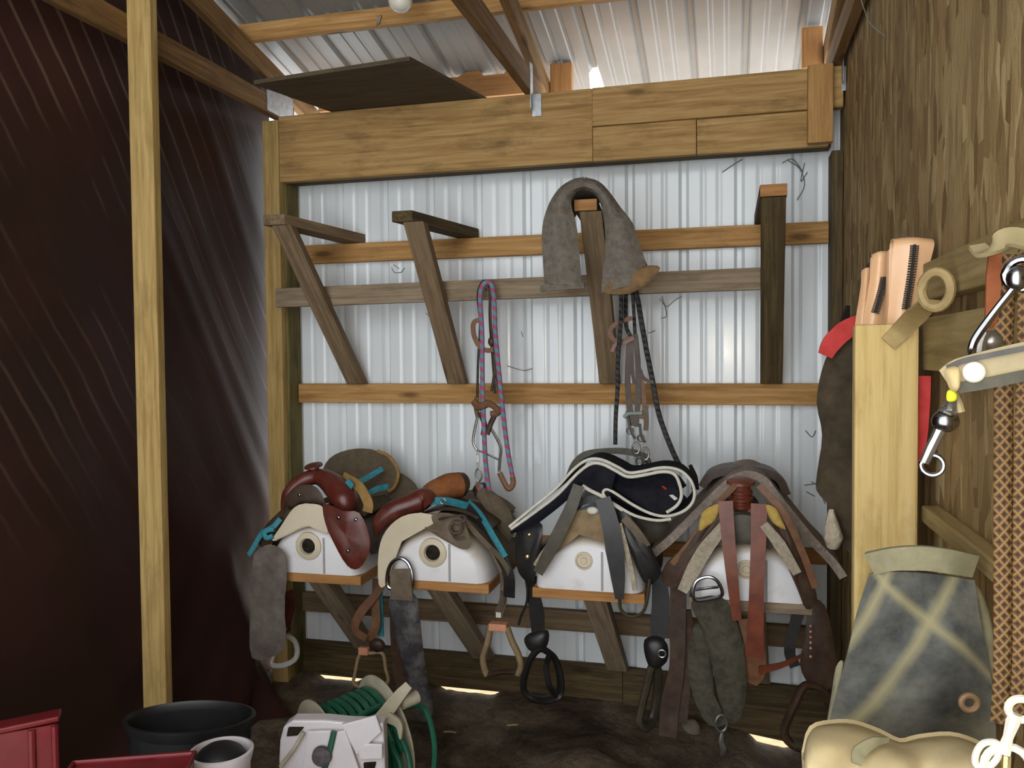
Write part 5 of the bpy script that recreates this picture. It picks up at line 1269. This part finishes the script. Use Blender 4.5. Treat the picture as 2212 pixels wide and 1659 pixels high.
mb = MB(); plate(mb, [V(p.x, p.y, 0.003) for p in rowsr[0]], (0, 0, 0.006)); part('base', mb, M_RPLA, t)
mb = MB(); plate(mb, [cen + (p - cen) * 0.99 + V(0, 0, -0.004) for p in pts], (0, 0, -0.008)); part('lid', mb, M_RPLA, t, smooth=False)
mb = MB(); tube(mb, [cen + (p - cen) * 1.01 for p in pts], 0.007, 8, 0, True); part('rim', mb, M_RPLA, t)
d4 = 2.05
pa_, pb4 = PD(118, 1554, d4), PD(-160, 1574, d4 - 0.12)
t = thing('red_bin', 'narrow red plastic bin at the bottom left corner by the brown tarp', 'bin', (pa_.x, pa_.y, 0))
hgt = pa_.z; e1 = V(pb4.x - pa_.x, pb4.y - pa_.y, 0); e2 = V(-e1.y, e1.x, 0).normalized()
if e2.y < 0: e2 = -e2
k0 = V(pa_.x, pa_.y, 0); corner = [k0, k0 + e1, k0 + e1 + e2 * 0.05, k0 + e2 * 0.05]
cen = sum(corner, Vector()) / 4
mb = MB(); loft(mb, [[V(p.x, p.y, z) for p in corner] for z in (0.004, hgt * 0.5, hgt - 0.012)], 0.005, closed=True, smooth=False); part('body', mb, M_RPLA, t, bevel=0.003)
mb = MB(); plate(mb, [V(p.x, p.y, 0.004) for p in corner], (0, 0, 0.006)); part('base', mb, M_RPLA, t)
mb = MB(); plate(mb, [V(cen.x + (p.x - cen.x) * 1.01 , cen.y + (p.y - cen.y) * 1.2, hgt - 0.012) for p in corner], (0, 0, 0.014)); part('lid', mb, M_RPLA, t, bevel=0.004, smooth=False)
f_ = k0 - e2 * 0.004
for q in (0.0, 0.19):
    s_ = f_ + e1 * q; mb = MB(); tube(mb, [V(s_.x, s_.y, 0.01), V(s_.x, s_.y, hgt - 0.014)], 0.009, 8, 0); part('corner_rib', mb, M_RPLA, t)

# ------------------------------------------------------------------ hose reel
M_HOSE = soft('green_garden_hose', (16, 68, 52), (28, 90, 68), 0.38, 0.45, 20, 0.05, dust=(96, 118, 96), dustamt=0.3)
M_RDUST = soft('dusty_white_plastic', (148, 142, 122), (172, 164, 144), 0.6, 0.3, 20, 0.1)
DR = 2.45
hr = thing('hose_reel', 'white plastic hose reel wound with green hose on the dirt floor', 'hose reel', V(PD(735, 1640, DR).x, PD(735, 1640, DR).y, 0))
def D(px, py, d=DR): return PD(px, py, d)
hub = D(765, 1610, DR + 0.10); ax = (D(880, 1575, DR + 0.2) - D(690, 1610, DR + 0.02)).normalized()
ax = V(ax.x, ax.y, 0.12).normalized()
sA = ax.cross(V(0, 0, 1)).normalized(); sB = ax.cross(sA)
# hose wound on the drum: one coil per wrap
mb = MB()
pts = []
turns = 7
for layer in range(3):
    for k in range(turns * 20 + 1):
        a = 2 * math.pi * k / 20; f = k / (turns * 20); 
        if layer % 2: f = 1 - f
        R = 0.105 + layer * 0.019 + 0.003 * noise.noise((k * 0.13, layer, 0))
        pts.append(hub + ax * (-0.085 + 0.17 * f) + (sA * math.cos(a) + sB * math.sin(a)) * R)
tube(mb, pts, 0.0098, 8, 0); part('hose', mb, M_HOSE, hr, 'green hose wound on the drum')
mb = MB(); lathe(mb, [(0.093, -0.1), (0.093, 0.1)], hub, ax, 32); part('drum', mb, M_RDUST, hr)
for sgn in (-1, 1):
    mb = MB(); lathe(mb, [(0.03, 0.0), (0.165, 0.0), (0.178, 0.004), (0.178, 0.01), (0.165, 0.013), (0.03, 0.013)], hub + ax * (0.105 * sgn - 0.006), ax, 40); part('flange', mb, M_RDUST, hr, 'dusty round flange')
# front housing with its faceted panel and slots
FD = DR - 0.14
hous = [(600, 1700), (602, 1640), (604, 1600), (612, 1570), (632, 1556), (700, 1556), (760, 1562), (828, 1562), (830, 1600), (832, 1660), (830, 1700)]
mb = MB(); bk = (hub - D(720, 1620, FD)); bk = V(bk.x, bk.y, 0).normalized() * 0.05
base_f = [D(x, y, FD) for x, y in hous]
lowz = min(p.z for p in base_f)
f2 = base_f[1:-1] ; f2 = [V(base_f[1].x, base_f[1].y, 0.01)] + f2 + [V(base_f[-2].x, base_f[-2].y, 0.01)]
plate(mb, f2, bk); part('housing', mb, M_WPLA, hr, bevel=0.006, smooth=False)
def facet(name, L, d, mat, label=None):
    mb = MB(); plate(mb, [D(x, y, d) for x, y in L], bk.normalized() * 0.012); return part(name, mb, mat, hr, label, smooth=False, bevel=0.003)
facet('panel', [(652, 1660), (664, 1580), (716, 1578), (706, 1620), (690, 1672)], FD - 0.016, M_WPLA)
facet('panel', [(724, 1582), (746, 1578), (778, 1670), (704, 1672)], FD - 0.018, M_WPLA)
facet('panel', [(736, 1566), (812, 1546), (824, 1582), (770, 1632), (752, 1596)], FD - 0.014, M_WPLA)
facet('panel', [(770, 1618), (786, 1607), (826, 1608), (826, 1640), (778, 1642)], FD - 0.017, M_WPLA)
facet('slot', [(622, 1572), (656, 1572), (642, 1590), (618, 1592)], FD - 0.006, M_HOLE, 'dark slot')
facet('slot', [(784, 1650), (812, 1648), (808, 1664), (786, 1666)], FD - 0.006, M_HOLE, 'dark slot')
strp_pts = [D(656, 1582, FD - .01), D(632, 1622, FD - .01), D(606, 1656, FD - .01)]
mb = MB(); tube(mb, strp_pts, 0.006, 8, 4); part('edge_rib', mb, M_RDUST, hr)
mb = MB(); tube(mb, [D(722, 1580, FD - .02), D(712, 1625, FD - .02), D(700, 1665, FD - .02)], 0.008, 8, 4); part('hose', mb, M_HOSE, hr, 'green hose tail')
mb = MB(); tube(mb, [D(705, 1600, DR - .09), D(740, 1572, DR - .06), D(790, 1540, DR), D(820, 1525, DR + .05)], 0.009, 8, 6); part('hose', mb, M_HOSE, hr, 'green hose tail')
mb = MB(); lathe(mb, [(0.028, 0), (0.026, 0.012), (0.012, 0.016)], D(696, 1632, FD - .022), -bk.normalized(), 24); part('crank_hub', mb, soft('dark_grey_hub', (62, 58, 62), (92, 86, 90), 0.6, 0.3, 60, 0.4), hr, 'dark grey crank hub')
# arm and fan-shaped guard at the upper right
mb = MB(); strap(mb, [D(812, 1560, DR - .02), D(842, 1530, DR + .02), D(866, 1500, DR + .05), D(884, 1480, DR + .06)], [0.03, 0.04, 0.034, 0.026], 0.02, (0, -1, 0.2)); part('crank_arm', mb, M_RDUST, hr)
mb = MB(); strap(mb, [D(838, 1548, DR + .0), D(862, 1565, DR - .01), D(866, 1596, DR - .02)], [0.03, 0.022, 0.006], 0.012, (0, -1, 0.2)); part('crank_arm', mb, M_RDUST, hr)
mb = MB(); lathe(mb, [(0.012, -0.03), (0.02, -0.028), (0.02, 0.028), (0.012, 0.03)], D(884, 1512, DR + .08), ax, 20); part('crank_handle', mb, M_RDUST, hr)
gt = lambda L: [PD(x, y, d) for x, y, d in L]
zf = lambda p: V(p.x, p.y, max(p.z, 0.018))
for L in ([(840, 1548, 2.55), (885, 1525, 2.6), (918, 1532, 2.58), (936, 1590, 2.52), (938, 1650, 2.46), (925, 1720, 2.4)], [(834, 1580, 2.5), (850, 1620, 2.45), (866, 1660, 2.42), (852, 1720, 2.38)], [(832, 1556, 2.5), (858, 1580, 2.46), (884, 1640, 2.42), (886, 1720, 2.38)], [(846, 1570, 2.52), (838, 1620, 2.5), (842, 1680, 2.46)]):
    mb = MB(); tube(mb, [zf(p) for p in gt(L)], 0.0085, 8, 6); part('hose', mb, M_HOSE, hr, 'green hose hanging loose')

# ------------------------------------------------------------------ small things on the dirt
M_STRAW = soft('dry_straw', (150, 130, 88), (176, 156, 112), 0.9, 0.1, 40, 0)
for i, (x0, y0, x1, y1, lab) in enumerate(((1180, 1522, 1255, 1504, 'long straw on the dirt below the caged black stirrup'), (1200, 1552, 1262, 1556, 'short straw lying level in the middle of the dirt'), (1095, 1556, 1118, 1557, 'tiny bright straw between the hose reel and the black stirrup'), (958, 1572, 985, 1568, 'pale scrap of straw right of the hose reel'))):
    a, b = PZ(x0, y0, 0.02), PZ(x1, y1, 0.02)
    for p in (a, b):
        p.y = min(p.y, -0.06); p.z = floor_h(p.x, p.y) + 0.006
    m_ = (a + b) / 2; m_.z = max(floor_h(m_.x, m_.y) + 0.006, m_.z)
    mb = MB(); tube(mb, [a, m_, b], 0.0035, 6, 4); solo('straw', mb, M_STRAW, lab, 'straw', 'straws on the dirt floor')
p = PZ(1492, 1570, -0.03); p.y -= 0.05; mb = MB()
for k in range(1): ball(mb, p, (0.05, 0.04, 0.055), 14)
for v in mb.v:
    v += (v - p) * 0.35 * noise.noise(v * 11)
dz = floor_h(p.x, p.y) - 0.012 - min(v.z for v in mb.v)
for v in mb.v: v.z += dz
solo('stone', mb, soft('grey_stone', (100, 92, 80), (132, 124, 110), 0.9, 0.1, 26, 0.5), 'pale grey stone on the dirt beside the dark fender end', 'stone')

# cobwebs: fine dusty threads high in the corners
M_WEB = soft('dusty_cobweb', (96, 96, 92), (126, 126, 120), 0.9, 0.1, 30, 0)
def web(label, segs, Y, r=0.0016):
    t = thing('cobweb', label, 'cobweb', P(segs[0][0][0], segs[0][0][1], Y), 'dusty cobwebs')
    for L in segs:
        mb = MB(); tube(mb, [P(x, y, Y) for x, y in L], r, 5, 4); part('thread', mb, M_WEB, t)
    return t
web('dark cobweb below the header at the far right of the steel wall', [[(1700, 345), (1728, 365), (1738, 400), (1722, 432)], [(1738, 352), (1730, 392), (1744, 372)], [(1560, 372), (1590, 352), (1604, 344)], [(1690, 352), (1712, 344), (1735, 372)]], -0.004, 0.002)
web('cobweb under the grey rail right of the black bridle', [[(1425, 645), (1440, 662), (1456, 650), (1472, 640)], [(1430, 640), (1440, 680), (1428, 688)], [(1400, 720), (1415, 714)]], -0.004)
web('curled cobweb between the two top rails by the second bracket', [[(846, 578), (852, 588), (866, 588), (874, 578)], [(850, 572), (862, 580)]], -0.004)
web('dark cobweb clump at the edge of the red-edged pad', [[(1752, 1040), (1768, 1052), (1782, 1088)], [(1742, 1062), (1760, 1072)], [(1740, 930), (1754, 944), (1762, 930)], [(1738, 1048), (1764, 1044)]], -0.004, 0.002)
web('cobweb under the second rail left of the pink bridle', [[(1095, 790), (1130, 800), (1150, 796)], [(1126, 716), (1130, 728)], [(920, 676), (934, 690)]], -0.004)
web('pale cobweb high on the strand board wall near the roof', [[(1860, 0), (1874, 40), (1886, 58), (1912, 78)], [(1956, 44), (1976, 74)], [(1930, 84), (1950, 52)]], -1.0)

# repeats carry one group
for stem_, grp in (('wall_girt', 'rails on the white steel wall'), ('wall_rail', 'rails on the strand board wall'), ('skirt_board', 'skirt boards at the foot of the steel wall'),
                   ('bridle', 'bridles on the steel wall'), ('nail', 'nails carrying the bridles'), ('braided_rein', 'braided reins at the right edge'), ('eave_block', 'blocks along the eave')):
    for o in bpy.data.objects:
        if o.parent is None and o.name.split('.')[0] == stem_: o['group'] = grp
